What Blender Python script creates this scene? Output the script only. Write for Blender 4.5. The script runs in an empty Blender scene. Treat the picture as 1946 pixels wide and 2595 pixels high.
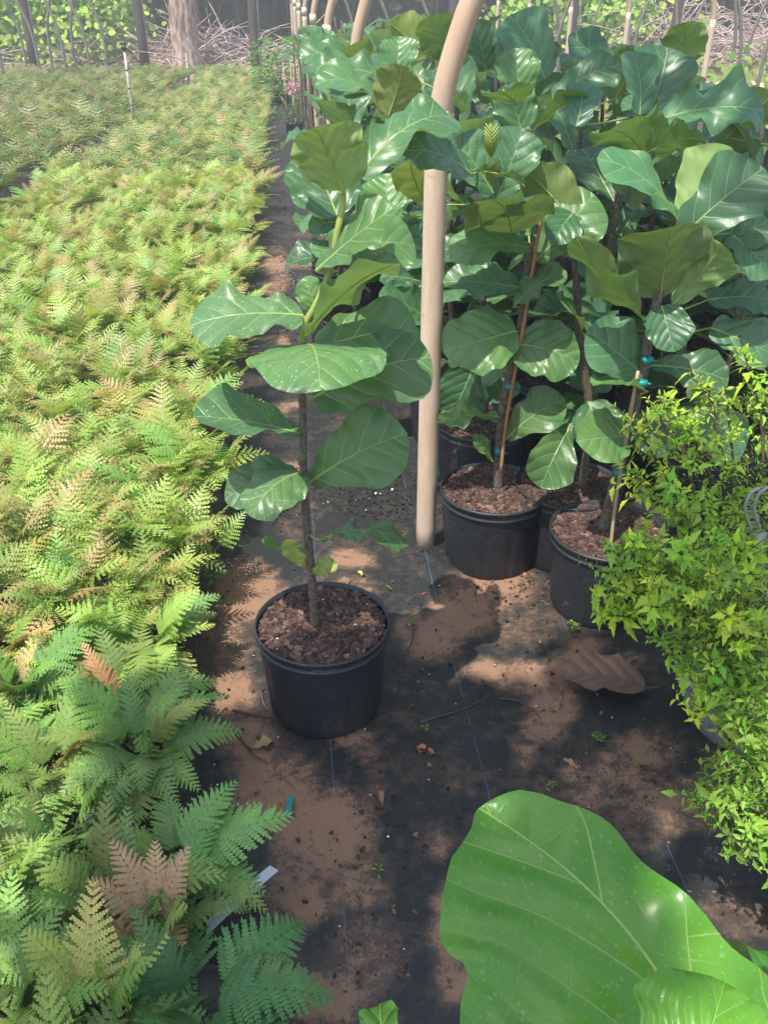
import bpy, math, random
import numpy as np
from mathutils import Vector, Matrix
R = math.radians
random.seed(7); np.random.seed(7)
sc = bpy.context.scene
C = sc.collection

# ------------------------------------------------------------------ camera
FPX, CX, CY, CAMH, PITCH = 2250.0, 973.0, 1297.5, 1.73, R(30.9)
cam_d = bpy.data.cameras.new("camera"); cam = bpy.data.objects.new("camera", cam_d); C.objects.link(cam)
cam.location = (0, 0, CAMH); cam.rotation_euler = (R(90) - PITCH, 0, 0)
cam_d.sensor_fit = 'VERTICAL'; cam_d.sensor_height = 24.0; cam_d.lens = 24.0 * FPX / 2595.0
cam_d.clip_start = 0.02; cam_d.clip_end = 500
sc.camera = cam

# ------------------------------------------------------------------ light
SUN = Vector((-0.24, -0.30, 0.93)).normalized()
SUN_EL = math.asin(SUN.z); SUN_AZ = math.atan2(SUN.x, SUN.y)
world = bpy.data.worlds.new("World"); sc.world = world; world.use_nodes = True
wn = world.node_tree; wn.nodes.clear()
sky = wn.nodes.new('ShaderNodeTexSky'); sky.sky_type = 'NISHITA'; sky.sun_disc = False
sky.sun_elevation = SUN_EL; sky.sun_rotation = SUN_AZ; sky.air_density = 1.2; sky.dust_density = 1.5
bg = wn.nodes.new('ShaderNodeBackground'); bg.inputs['Strength'].default_value = 0.15
wo = wn.nodes.new('ShaderNodeOutputWorld')
wn.links.new(sky.outputs[0], bg.inputs['Color']); wn.links.new(bg.outputs[0], wo.inputs['Surface'])
sd = bpy.data.lights.new("sun", 'SUN'); sd.energy = 3.9; sd.angle = R(0.55); sd.color = (1, 0.95, 0.87)
so = bpy.data.objects.new("sun", sd); C.objects.link(so); so.location = (-2, -3, 9)
so.rotation_euler = SUN.to_track_quat('Z', 'Y').to_euler()
sc.view_settings.view_transform = 'Standard'; sc.view_settings.look = 'None'
sc.view_settings.exposure = 1.1; sc.view_settings.gamma = 1
sc.cycles.max_bounces = 7; sc.cycles.transmission_bounces = 3; sc.cycles.diffuse_bounces = 4
sc.cycles.caustics_reflective = False; sc.cycles.caustics_refractive = False

# ------------------------------------------------------------------ measuring helpers (photo pixel -> world)
cp, sp_ = math.cos(PITCH), math.sin(PITCH)
def ray(px, py):
    u = (px - CX) / FPX; v = (py - CY) / FPX
    return Vector((u, cp - v * sp_, -sp_ - v * cp))
def at(px, py, z=0.0):
    d = ray(px, py); k = (z - CAMH) / d.z
    return Vector((d.x * k, d.y * k, z))
def aty(px, py, Y):
    d = ray(px, py); k = Y / d.y
    return Vector((d.x * k, Y, CAMH + d.z * k))
def proj(p):
    q = p - Vector((0, 0, CAMH))
    dep = q.y * cp - q.z * sp_
    if dep <= 0.05: return None
    return (CX + FPX * q.x / dep, CY - FPX * (q.y * sp_ + q.z * cp) / dep, dep)
TH = R(6.3)                       # the rows run a little to the left
ROWV = Vector((-math.sin(TH), math.cos(TH), 0)); LATV = Vector((math.cos(TH), math.sin(TH), 0))
def row(lat, s, z=0.0): return LATV * lat + ROWV * s + Vector((0, 0, z))
def lerp(a, b, t): return a + (b - a) * t
def catmull(pts, n):
    pts = [Vector(p) for p in pts]; P = [pts[0] * 2 - pts[1]] + pts + [pts[-1] * 2 - pts[-2]]; out = []
    for i in range(1, len(P) - 2):
        for k in range(n):
            t = k / n
            out.append(0.5 * ((2 * P[i]) + (-P[i-1] + P[i+1]) * t + (2*P[i-1] - 5*P[i] + 4*P[i+1] - P[i+2]) * t*t + (-P[i-1] + 3*P[i] - 3*P[i+1] + P[i+2]) * t**3))
    out.append(pts[-1]); return out

# ------------------------------------------------------------------ materials
class NT:
    def __init__(s, name):
        s.m = bpy.data.materials.new(name); s.m.use_nodes = True; s.t = s.m.node_tree; s.t.nodes.clear()
        s.out = s.n('ShaderNodeOutputMaterial')
    def n(s, typ, **kw):
        nd = s.t.nodes.new(typ)
        for k, v in kw.items(): setattr(nd, k, v)
        return nd
    def l(s, a, b): s.t.links.new(a, b)
    def val(s, x, inp):
        if isinstance(x, (int, float)): inp.default_value = x
        elif isinstance(x, (tuple, list)): inp.default_value = tuple(x) + ((1,) if len(x) == 3 and inp.type == 'RGBA' else ())
        else: s.l(x, inp)
    def math(s, op, a, b=0.0, c=None, clamp=False):
        nd = s.n('ShaderNodeMath', operation=op, use_clamp=clamp); s.val(a, nd.inputs[0]); s.val(b, nd.inputs[1])
        if c is not None: s.val(c, nd.inputs[2])
        return nd.outputs[0]
    def mix(s, f, a, b, mode='MIX'):
        nd = s.n('ShaderNodeMixRGB', blend_type=mode); s.val(f, nd.inputs[0]); s.val(a, nd.inputs[1]); s.val(b, nd.inputs[2]); return nd.outputs[0]
    def ramp(s, x, lo, hi, a=0.0, b=1.0):
        nd = s.n('ShaderNodeMapRange', interpolation_type='SMOOTHSTEP'); s.val(x, nd.inputs[0])
        nd.inputs[1].default_value = lo; nd.inputs[2].default_value = hi; nd.inputs[3].default_value = a; nd.inputs[4].default_value = b
        return nd.outputs[0]
    def noise(s, scale, detail=3, vec=None, rough=0.55, dist=0.0):
        nd = s.n('ShaderNodeTexNoise'); nd.inputs['Scale'].default_value = scale; nd.inputs['Detail'].default_value = detail
        nd.inputs['Roughness'].default_value = rough; nd.inputs['Distortion'].default_value = dist
        if vec is not None: s.l(vec, nd.inputs['Vector'])
        return nd.outputs['Fac']
    def voro(s, scale, vec=None, feature='F1'):
        nd = s.n('ShaderNodeTexVoronoi', feature=feature); nd.inputs['Scale'].default_value = scale
        if vec is not None: s.l(vec, nd.inputs['Vector'])
        return nd.outputs['Distance']
    def obj(s): return s.n('ShaderNodeTexCoord').outputs['Object']
    def attr(s, name, typ='GEOMETRY'):
        nd = s.n('ShaderNodeAttribute', attribute_type=typ, attribute_name=name); return nd
    def bsdf(s, col, rough=0.5, spec=0.5, normal=None, **kw):
        nd = s.n('ShaderNodeBsdfPrincipled'); s.val(col, nd.inputs['Base Color']); s.val(rough, nd.inputs['Roughness'])
        s.val(spec, nd.inputs['Specular IOR Level'])
        if normal is not None: s.l(normal, nd.inputs['Normal'])
        for k, v in kw.items(): s.val(v, nd.inputs[k])
        return nd.outputs[0]
    def bump(s, h, strength=0.3, dist=0.01):
        nd = s.n('ShaderNodeBump'); nd.inputs['Strength'].default_value = strength; nd.inputs['Distance'].default_value = dist
        s.l(h, nd.inputs['Height']); return nd.outputs[0]
    def done(s, sh): s.l(sh, s.out.inputs['Surface']); return s.m

def leaf_material(name, top, under, veincol, transl=0.24, rough=0.35, veinw=1.0, freq=4.9, lat_k=0.80, wobs=5, ters=34, bumpd=0.010, lat_left=None):
    k = NT(name)
    uv = k.n('ShaderNodeUVMap', uv_map='leafuv'); sep = k.n('ShaderNodeSeparateXYZ'); k.l(uv.outputs[0], sep.inputs[0])
    u, t = sep.outputs[0], sep.outputs[1]
    oi = k.n('ShaderNodeObjectInfo'); obj = k.obj()
    au = k.math('ABSOLUTE', u); sg = k.math('SIGN', u)
    wob = k.math('MULTIPLY', k.math('SUBTRACT', k.noise(wobs, 2, obj), 0.5), 0.16)
    # laterals leave the midrib at a slant, curve forward near the margin and fork there
    kk = lat_k if lat_left is None else k.math('ADD', (lat_k + lat_left) / 2, k.math('MULTIPLY', sg, (lat_k - lat_left) / 2)); a = k.math('SUBTRACT', t, k.math('MULTIPLY', au, kk)); a = k.math('SUBTRACT', a, k.math('MULTIPLY', k.math('MULTIPLY', au, au), 0.9))
    a = k.math('ADD', k.math('ADD', a, wob), k.math('MULTIPLY', sg, 0.035))
    fr = k.math('FRACT', k.math('ADD', k.math('MULTIPLY', a, freq), 20.0))
    d = k.math('ABSOLUTE', k.math('SUBTRACT', fr, 0.5))
    wlat = k.math('MULTIPLY', k.ramp(au, 0.0, 0.36, 0.045, 0.010), veinw)
    lat = k.math('SUBTRACT', 1.0, k.math('DIVIDE', d, wlat), clamp=True)
    # forks: thin branches running outward between the laterals
    a2 = k.math('ADD', k.math('ADD', t, k.math('MULTIPLY', au, 0.55)), k.math('MULTIPLY', wob, 1.4))
    d2 = k.math('ABSOLUTE', k.math('SUBTRACT', k.math('FRACT', k.math('ADD', k.math('MULTIPLY', a2, freq * 1.15), 9.3)), 0.5))
    fork = k.math('MULTIPLY', k.math('MULTIPLY', k.math('SUBTRACT', 1.0, k.math('DIVIDE', d2, 0.022 * veinw), clamp=True), k.ramp(au, 0.10, 0.2)), 0.16)
    mid = k.math('SUBTRACT', 1.0, k.math('DIVIDE', au, k.ramp(t, 0.0, 1.0, 0.015 * veinw, 0.004)), clamp=True)
    ter = k.math('MULTIPLY', k.ramp(k.voro(ters, obj, 'DISTANCE_TO_EDGE'), 0.0, 0.03, 1.0, 0.0), 0.05)
    vein = k.math('MAXIMUM', k.math('MAXIMUM', mid, k.math('MULTIPLY', lat, 0.72)), k.math('MAXIMUM', ter, fork))
    pillow = k.ramp(d, 0.0, 0.42)
    n1 = k.noise(9, 4, obj)
    tint = k.mix(1.0, oi.outputs['Color'], (1, 1, 1, 1), 'MULTIPLY')
    body = k.mix(k.ramp(n1, 0.3, 0.75), top, tuple(c * f for c, f in zip(top, (1.5, 1.25, 1.2))))
    rnd = k.math('ADD', 0.8, k.math('MULTIPLY', oi.outputs['Random'], 0.4))
    body = k.mix(1.0, body, tint, 'MULTIPLY')
    body = k.mix(1.0, body, k.n('ShaderNodeCombineXYZ').outputs[0], 'MULTIPLY') if False else body
    hs = k.n('ShaderNodeHueSaturation'); k.l(body, hs.inputs['Color']); k.l(rnd, hs.inputs['Value']); body = hs.outputs[0]
    colt = k.mix(k.math('MULTIPLY', vein, 0.85), body, veincol)
    # dried water spots: strength in the object colour's alpha
    mps = k.n('ShaderNodeMapping'); mps.inputs['Scale'].default_value = (1, .6, 1); mps.inputs['Rotation'].default_value = (0, 0, .5); k.l(obj, mps.inputs[0]); spv = mps.outputs[0]
    sp = k.math('MULTIPLY', k.ramp(k.voro(95, spv), 0.10, 0.17, 1.0, 0.0), k.ramp(k.noise(5, 2, obj), 0.36, 0.5))
    sp2 = k.math('MULTIPLY', k.ramp(k.voro(210, spv), 0.12, 0.22, 1.0, 0.0), 0.7)
    spots = k.math('MULTIPLY', k.math('MAXIMUM', sp, sp2), k.math('SUBTRACT', 1.0, oi.outputs['Alpha']))
    colt = k.mix(k.math('MULTIPLY', spots, 0.60), colt, (0.46, 0.55, 0.44, 1))
    br = k.math('MULTIPLY', k.ramp(k.noise(3.3, 3, obj, dist=0.6), 0.70, 0.76), 0.8)
    colt = k.mix(br, colt, (0.16, 0.10, 0.05, 1))
    colu = k.mix(k.math('MULTIPLY', vein, 0.65), k.mix(1.0, k.mix(n1, under, tuple(c * 0.75 for c in under)), tint, 'MULTIPLY'), tuple(c * 0.8 for c in veincol))
    geo = k.n('ShaderNodeNewGeometry')
    col = k.mix(geo.outputs['Backfacing'], colt, colu)
    rg = k.mix(geo.outputs['Backfacing'], (rough,)*3, (0.62,)*3)
    rgs = k.math('ADD', rg, k.math('MULTIPLY', spots, 0.3))
    h = k.math('ADD', k.math('MULTIPLY', pillow, 0.6), k.math('MULTIPLY', vein, -0.5))
    h = k.math('ADD', h, k.math('MULTIPLY', k.noise(15, 2, obj), 0.55))
    nb = k.bump(h, 0.30, bumpd)
    pb = k.bsdf(col, rgs, 0.5, nb)
    tr = k.n('ShaderNodeBsdfTranslucent'); k.l(k.mix(0.4, k.mix(1.0, col, (1.5, 1.7, 1.0, 1), 'MULTIPLY'), (0.16, 0.26, 0.05, 1)), tr.inputs[0]); k.l(nb, tr.inputs[1])
    ms = k.n('ShaderNodeMixShader'); ms.inputs[0].default_value = transl; k.l(pb, ms.inputs[1]); k.l(tr.outputs[0], ms.inputs[2])
    return k.done(ms.outputs[0])

def tinted_leaf(name, rough=0.5, transl=0.35, bumpy=True, spec=0.4):
    """colour = object colour x the mesh's own 'tint' attribute"""
    k = NT(name); oi = k.n('ShaderNodeObjectInfo'); at_ = k.attr('tint'); obj = k.obj()
    c = k.mix(1.0, oi.outputs['Color'], at_.outputs['Color'], 'MULTIPLY')
    nz = k.noise(14, 3, obj)
    c = k.mix(1.0, c, k.mix(nz, (0.72, 0.75, 0.7, 1), (1.25, 1.2, 1.2, 1)), 'MULTIPLY')
    pb = k.bsdf(c, rough, spec)
    tr = k.n('ShaderNodeBsdfTranslucent'); k.l(k.mix(1.0, c, (1.5, 1.5, 0.9, 1), 'MULTIPLY'), tr.inputs[0])
    ms = k.n('ShaderNodeMixShader'); ms.inputs[0].default_value = transl; k.l(pb, ms.inputs[1]); k.l(tr.outputs[0], ms.inputs[2])
    return k.done(ms.outputs[0])

def simple(name, col, rough=0.6, spec=0.4, var=0.25, scale=20, bump=0.2, bdist=0.003, stretch=None, col2=None, metal=0.0):
    k = NT(name); v = k.obj()
    if stretch:
        mp = k.n('ShaderNodeMapping'); mp.inputs['Scale'].default_value = stretch; k.l(v, mp.inputs[0]); v = mp.outputs[0]
    n = k.noise(scale, 5, v, 0.65)
    c2 = col2 or tuple(c * (1 - var) for c in col)
    c = k.mix(k.ramp(n, 0.35, 0.65), tuple(col), tuple(c2))
    return k.done(k.bsdf(c, rough, spec, k.bump(n, bump, bdist), Metallic=metal))

def attr_mat(name, rough=0.8, spec=0.2, bump=0.3):
    k = NT(name); a = k.attr('tint'); n = k.noise(60, 4, k.obj())
    c = k.mix(1.0, a.outputs['Color'], k.mix(n, (0.7,)*3, (1.3,)*3), 'MULTIPLY')
    return k.done(k.bsdf(c, rough, spec, k.bump(n, bump, 0.003)))

M = {}
M['fig'] = leaf_material('fig_leaf_green', (0.056, 0.134, 0.048), (0.250, 0.345, 0.140), (0.34, 0.45, 0.15))
M['fig_big'] = leaf_material('fig_leaf_bright', (0.055, 0.185, 0.020), (0.15, 0.22, 0.05), (0.42, 0.56, 0.16), transl=0.34, rough=0.27, veinw=0.55, freq=2.5, lat_k=1.3, lat_left=2.5, wobs=3, ters=16, bumpd=0.016)
M['frond'] = tinted_leaf('fern_frond', 0.42, 0.30)
M['lime'] = tinted_leaf('lime_leaf', 0.55, 0.38)
M['far_leaf'] = tinted_leaf('woodland_leaf', 0.6, 0.40)
M['petal'] = tinted_leaf('pink_petal', 0.6, 0.3)
M['green_stem'] = simple('green_stem', (0.30, 0.38, 0.08), 0.5, col2=(0.22, 0.27, 0.06), scale=14)
M['bark'] = simple('fig_bark', (0.085, 0.062, 0.045), 0.85, 0.15, scale=90, bump=0.6, col2=(0.17, 0.14, 0.11))
M['twig'] = simple('twig_bark', (0.10, 0.075, 0.055), 0.85, 0.15, scale=60, bump=0.4)
M['stake'] = simple('bamboo', (0.34, 0.14, 0.07), 0.6, 0.3, scale=30, col2=(0.40, 0.20, 0.10), stretch=(1, 1, .1))
M['stake_pale'] = simple('bamboo_pale', (0.42, 0.31, 0.18), 0.6, 0.3, scale=30, stretch=(1, 1, .1))
M['tie'] = simple('teal_tape', (0.0, 0.24, 0.21), 0.5, 0.5, scale=40)
M['white'] = simple('white_plastic', (0.68, 0.69, 0.72), 0.35, 0.5, var=0.12, scale=8)
M['grey_plastic'] = simple('grey_plastic', (0.30, 0.30, 0.30), 0.45, 0.4, var=0.12, scale=12)
M['post_wood'] = simple('weathered_post', (0.10, 0.078, 0.07), 0.9, 0.1, scale=16, stretch=(1, 1, .08), bump=0.5)
M['conduit'] = simple('galvanised_pipe', (0.28, 0.27, 0.25), 0.5, 0.4, scale=9, var=0.3)
M['conduit_far'] = simple('dull_pipe', (0.20, 0.18, 0.15), 0.6, 0.3, scale=9, var=0.3)
M['tree_bark'] = simple('pine_bark', (0.55, 0.40, 0.34), 0.9, 0.1, scale=5, bump=0.8, bdist=0.03, col2=(0.13, 0.085, 0.07), stretch=(2.5, 2.5, .6))
M['dead_branch'] = simple('dead_branch', (0.66, 0.51, 0.46), 0.85, 0.1, scale=7, var=0.5)
M['chips'] = attr_mat('bark_chips')
M['dry'] = tinted_leaf('dry_leaf', 0.6, 0.15)
M['dirt'] = simple('potting_mix', (0.055, 0.035, 0.025), 0.95, 0.05, scale=120, bump=1.0, bdist=0.006)
M['black_core'] = simple('dark_plastic', (0.02, 0.02, 0.022), 0.5, 0.4, scale=12)

def pot_material():
    k = NT('black_nursery_plastic'); v = k.obj()
    n = k.noise(4.0, 5, v, 0.7); n2 = k.noise(38, 4, v, 0.7)
    dust = k.math('MULTIPLY', k.ramp(n, 0.45, 0.75), k.ramp(n2, 0.35, 0.75))
    c = k.mix(k.math('MULTIPLY', dust, 0.34), (0.018, 0.020, 0.024, 1), (0.19, 0.155, 0.13, 1))
    sm = k.math('MULTIPLY', k.ramp(k.noise(6, 5, v, 0.8, 1.6), 0.60, 0.70), k.ramp(n2, .35, .6))
    c = k.mix(k.math('MULTIPLY', sm, 0.4), c, (0.35, 0.33, 0.32, 1))
    return k.done(k.bsdf(c, k.math('ADD', 0.36, k.math('MULTIPLY', n2, 0.25)), 0.5, k.bump(n2, 0.08, 0.002)))
M['pot'] = pot_material()

def pole_material(f=1.0):
    k = NT('tan_painted_pipe'); v = k.obj()
    mp = k.n('ShaderNodeMapping'); mp.inputs['Scale'].default_value = (6, 6, 0.9); k.l(v, mp.inputs[0])
    n = k.noise(3.0, 6, mp.outputs[0], 0.7); n2 = k.noise(26, 4, v, 0.7)
    c = k.mix(k.ramp(n, 0.3, 0.7), (0.52 * f, 0.37 * f ** 1.3, 0.26 * f ** 1.6, 1), (0.62 * f, 0.49 * f ** 1.3, 0.38 * f ** 1.6, 1))
    mp2 = k.n('ShaderNodeMapping'); mp2.inputs['Scale'].default_value = (4, 4, 14); k.l(v, mp2.inputs[0])
    rust = k.ramp(k.noise(1.5, 5, mp2.outputs[0], 0.7), 0.62, 0.70)
    c = k.mix(k.math('MULTIPLY', rust, 0.5), c, (0.40, 0.20, 0.11, 1))
    scr = k.math('MULTIPLY', k.ramp(n2, 0.70, 0.76), k.ramp(k.noise(5, 2, v), 0.5, 0.6))
    c = k.mix(k.math('MULTIPLY', scr, 0.7), c, (0.12, 0.11, 0.10, 1))
    sz = k.n('ShaderNodeSeparateXYZ'); k.l(v, sz.inputs[0])
    gr = k.math('MULTIPLY', k.ramp(k.math('ADD', sz.outputs[2], k.math('MULTIPLY', n, 0.10)), 0.02, 0.16, 0.75, 0.0), k.ramp(n2, 0.3, 0.6, .4, 1.0))
    c = k.mix(gr, c, (0.14, 0.085, 0.055, 1))
    c = k.mix(k.math('MULTIPLY', k.ramp(k.noise(11, 6, mp.outputs[0], 0.8), 0.5, 0.75), 0.35), c, (0.30, 0.22, 0.16, 1))
    return k.done(k.bsdf(c, k.math('ADD', 0.38, k.math('MULTIPLY', n2, 0.3)), 0.45, k.bump(n2, 0.10, 0.002)))
M['pole'] = pole_material(); M['pole_arch'] = pole_material(.80)

def ground_material():
    k = NT('weed_mat_and_sand'); v = k.obj(); sep = k.n('ShaderNodeSeparateXYZ'); k.l(v, sep.inputs[0])
    a = k.attr('sand').outputs['Fac']
    n1 = k.noise(3.2, 8, v, 0.68, 0.4); n2 = k.noise(26, 6, v, 0.75); n3 = k.noise(160, 3, v, 0.7)
    m = k.math('ADD', k.math('MULTIPLY', a, 0.74), k.math('MULTIPLY', k.math('SUBTRACT', n1, 0.46), 1.1))
    m = k.math('ADD', m, k.math('MULTIPLY', k.math('SUBTRACT', n2, 0.5), 1.5))
    m = k.math('ADD', m, k.math('MULTIPLY', k.math('SUBTRACT', n3, 0.5), 0.45))
    sand = k.math('MULTIPLY', k.ramp(m, 0.30, 0.70), k.ramp(k.math('ADD', m, k.math('MULTIPLY', n3, 0.9)), 0.72, 1.0))
    film = k.math('MULTIPLY', k.ramp(m, -0.05, 0.45), 0.42)
    mp = k.n('ShaderNodeMapping'); mp.inputs['Scale'].default_value = (420, 160, 1); k.l(v, mp.inputs[0])
    weave = k.n('ShaderNodeTexChecker'); weave.inputs['Scale'].default_value = 1.0; k.l(mp.outputs[0], weave.inputs[0])
    mat = k.mix(k.math('MULTIPLY', weave.outputs['Fac'], 0.6), (0.012, 0.014, 0.014, 1), (0.030, 0.032, 0.032, 1))
    # blue marker threads woven along the cloth every 0.38 m
    fx = k.math('FRACT', k.math('ADD', k.math('DIVIDE', k.math('SUBTRACT', sep.outputs[0], 0.046), 0.378), 100.5))
    ln = k.math('LESS_THAN', k.math('ABSOLUTE', k.math('SUBTRACT', fx, 0.5)), 0.0034)
    dash = k.ramp(k.noise(9, 3, v), 0.38, 0.5)
    mat = k.mix(k.math('MULTIPLY', k.math('MULTIPLY', ln, dash), 0.42), mat, (0.08, 0.17, 0.30, 1))
    sc1 = k.mix(n2, (0.30, 0.172, 0.105, 1), (0.185, 0.108, 0.070, 1))
    dark = k.ramp(k.noise(55, 5, v, 0.8), 0.60, 0.68)
    sc1 = k.mix(k.math('MULTIPLY', dark, 0.6), sc1, (0.045, 0.03, 0.022, 1))
    c = k.mix(film, mat, (0.17, 0.105, 0.068, 1)); c = k.mix(sand, c, sc1)
    # beyond the beds: bare litter
    rg = k.mix(sand, (0.50,)*3, (0.95,)*3)
    h = k.math('ADD', k.math('MULTIPLY', n3, 0.5), k.math('MULTIPLY', n2, 0.8)); h = k.math('ADD', h, k.math('MULTIPLY', weave.outputs['Fac'], 0.25))
    return k.done(k.bsdf(c, rg, 0.35, k.bump(h, 0.5, 0.006)))
M['cloth'] = ground_material()
def soil_material():
    k = NT('leaf_littered_soil'); v = k.obj(); n = k.noise(0.5, 6, v, 0.7); n2 = k.noise(9, 6, v, 0.75)
    c = k.mix(k.ramp(n, 0.4, 0.6), (0.34, 0.20, 0.14, 1), (0.19, 0.14, 0.09, 1))
    c = k.mix(k.ramp(n2, 0.5, 0.7), c, (0.10, 0.075, 0.05, 1))
    return k.done(k.bsdf(c, 0.95, 0.1, k.bump(n2, 0.8, 0.05)))
M['soil'] = soil_material()

# ------------------------------------------------------------------ mesh helpers
def mesh(name, V, F, mats, tints=None, uvs=None, midx=None, smooth=True):
    me = bpy.data.meshes.new(name); me.from_pydata([tuple(v) for v in V], [], F)
    for m in mats: me.materials.append(m)
    if midx is not None: me.polygons.foreach_set('material_index', midx)
    if smooth: me.polygons.foreach_set('use_smooth', [True] * len(me.polygons))
    if tints is not None:
        a = me.attributes.new('tint', 'FLOAT_COLOR', 'POINT')
        a.data.foreach_set('color', np.array([(t[0], t[1], t[2], 1.0) for t in tints], dtype=np.float32).ravel())
    if uvs is not None:
        ul = me.uv_layers.new(name='leafuv'); idx = np.zeros(len(me.loops), dtype=np.int32); me.loops.foreach_get('vertex_index', idx)
        ul.data.foreach_set('uv', np.array(uvs, dtype=np.float32)[idx].ravel())
    me.update(); return me
def ob(name, me, parent=None, loc=(0, 0, 0), label=None, cat=None, group=None, kind=None):
    o = bpy.data.objects.new(name, me); C.objects.link(o); o.location = loc
    if parent is not None: o.parent = parent
    if label: o['label'] = label
    if cat: o['category'] = cat
    if group: o['group'] = group
    if kind: o['kind'] = kind
    return o
def thing(name, loc, label, cat, group=None, kind=None): return ob(name, None, None, loc, label, cat, group, kind)

class B:
    """collects geometry for ONE mesh"""
    def __init__(s): s.V = []; s.F = []; s.T = []; s.MI = []
    def add(s, V, F, tint=(1, 1, 1), mi=0):
        o = len(s.V); s.V += [tuple(v) for v in V]; s.F += [tuple(i + o for i in f) for f in F]; s.T += [tint] * len(V); s.MI += [mi] * len(F)
    def tube(s, path, r, seg=8, mi=0, tint=(1, 1, 1), cap=True, jitter=0.0, rough=None):
        path = [Vector(p) for p in path]; n = len(path); V = []; F = []
        rr = r if callable(r) else (lambda t: r)
        up = Vector((0.3, 0.1, 1)); prev = None
        for i, p in enumerate(path):
            d = (path[min(i + 1, n - 1)] - path[max(i - 1, 0)])
            d = d.normalized() if d.length > 1e-9 else Vector((0, 0, 1))
            if prev is None: x = d.orthogonal().normalized()
            else:
                x = prev - d * prev.dot(d); x = x.normalized() if x.length > 1e-6 else d.orthogonal().normalized()
            prev = x; y = d.cross(x); q = rr(i / (n - 1))
            for k in range(seg):
                a = 2 * math.pi * k / seg; w = q * (1 + (random.uniform(-jitter, jitter) if jitter else 0))
                V.append(p + x * math.cos(a) * w + y * math.sin(a) * w)
        for i in range(n - 1):
            for k in range(seg):
                k2 = (k + 1) % seg; F.append((i * seg + k, i * seg + k2, (i + 1) * seg + k2, (i + 1) * seg + k))
        if cap: F.append(tuple(range(seg))[::-1]); F.append(tuple((n - 1) * seg + k for k in range(seg)))
        s.add(V, F, tint, mi)
    def box(s, c, sx, sy, sz, rot=None, mi=0, tint=(1, 1, 1)):
        V = [Vector((x * sx / 2, y * sy / 2, z * sz / 2)) for z in (-1, 1) for y in (-1, 1) for x in (-1, 1)]
        if rot is not None: V = [rot @ v for v in V]
        V = [v + Vector(c) for v in V]
        s.add(V, [(0, 2, 3, 1), (4, 5, 7, 6), (0, 1, 5, 4), (2, 6, 7, 3), (0, 4, 6, 2), (1, 3, 7, 5)], tint, mi)
    def lathe(s, prof, seg=64, mi=0, rad=None, closed=False, tint=(1, 1, 1)):
        V = []; F = []; n = len(prof)
        for i, (r, z) in enumerate(prof):
            for k in range(seg):
                a = 2 * math.pi * k / seg; q = r + (rad(a, z, i) if rad else 0)
                V.append((q * math.cos(a), q * math.sin(a), z))
        for i in range(n - 1):
            for k in range(seg):
                k2 = (k + 1) % seg; F.append((i * seg + k, i * seg + k2, (i + 1) * seg + k2, (i + 1) * seg + k))
        s.add(V, F, tint, mi)
    def build(s, name, mats, tint=False, smooth=True):
        return mesh(name, s.V, s.F, mats if isinstance(mats, list) else [mats], s.T if tint else None, None, s.MI, smooth)
def vary(c, a=0.15):
    f = 1 + random.uniform(-a, a); return tuple(max(0, x * f * (1 + random.uniform(-a, a) * 0.5)) for x in c)

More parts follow.
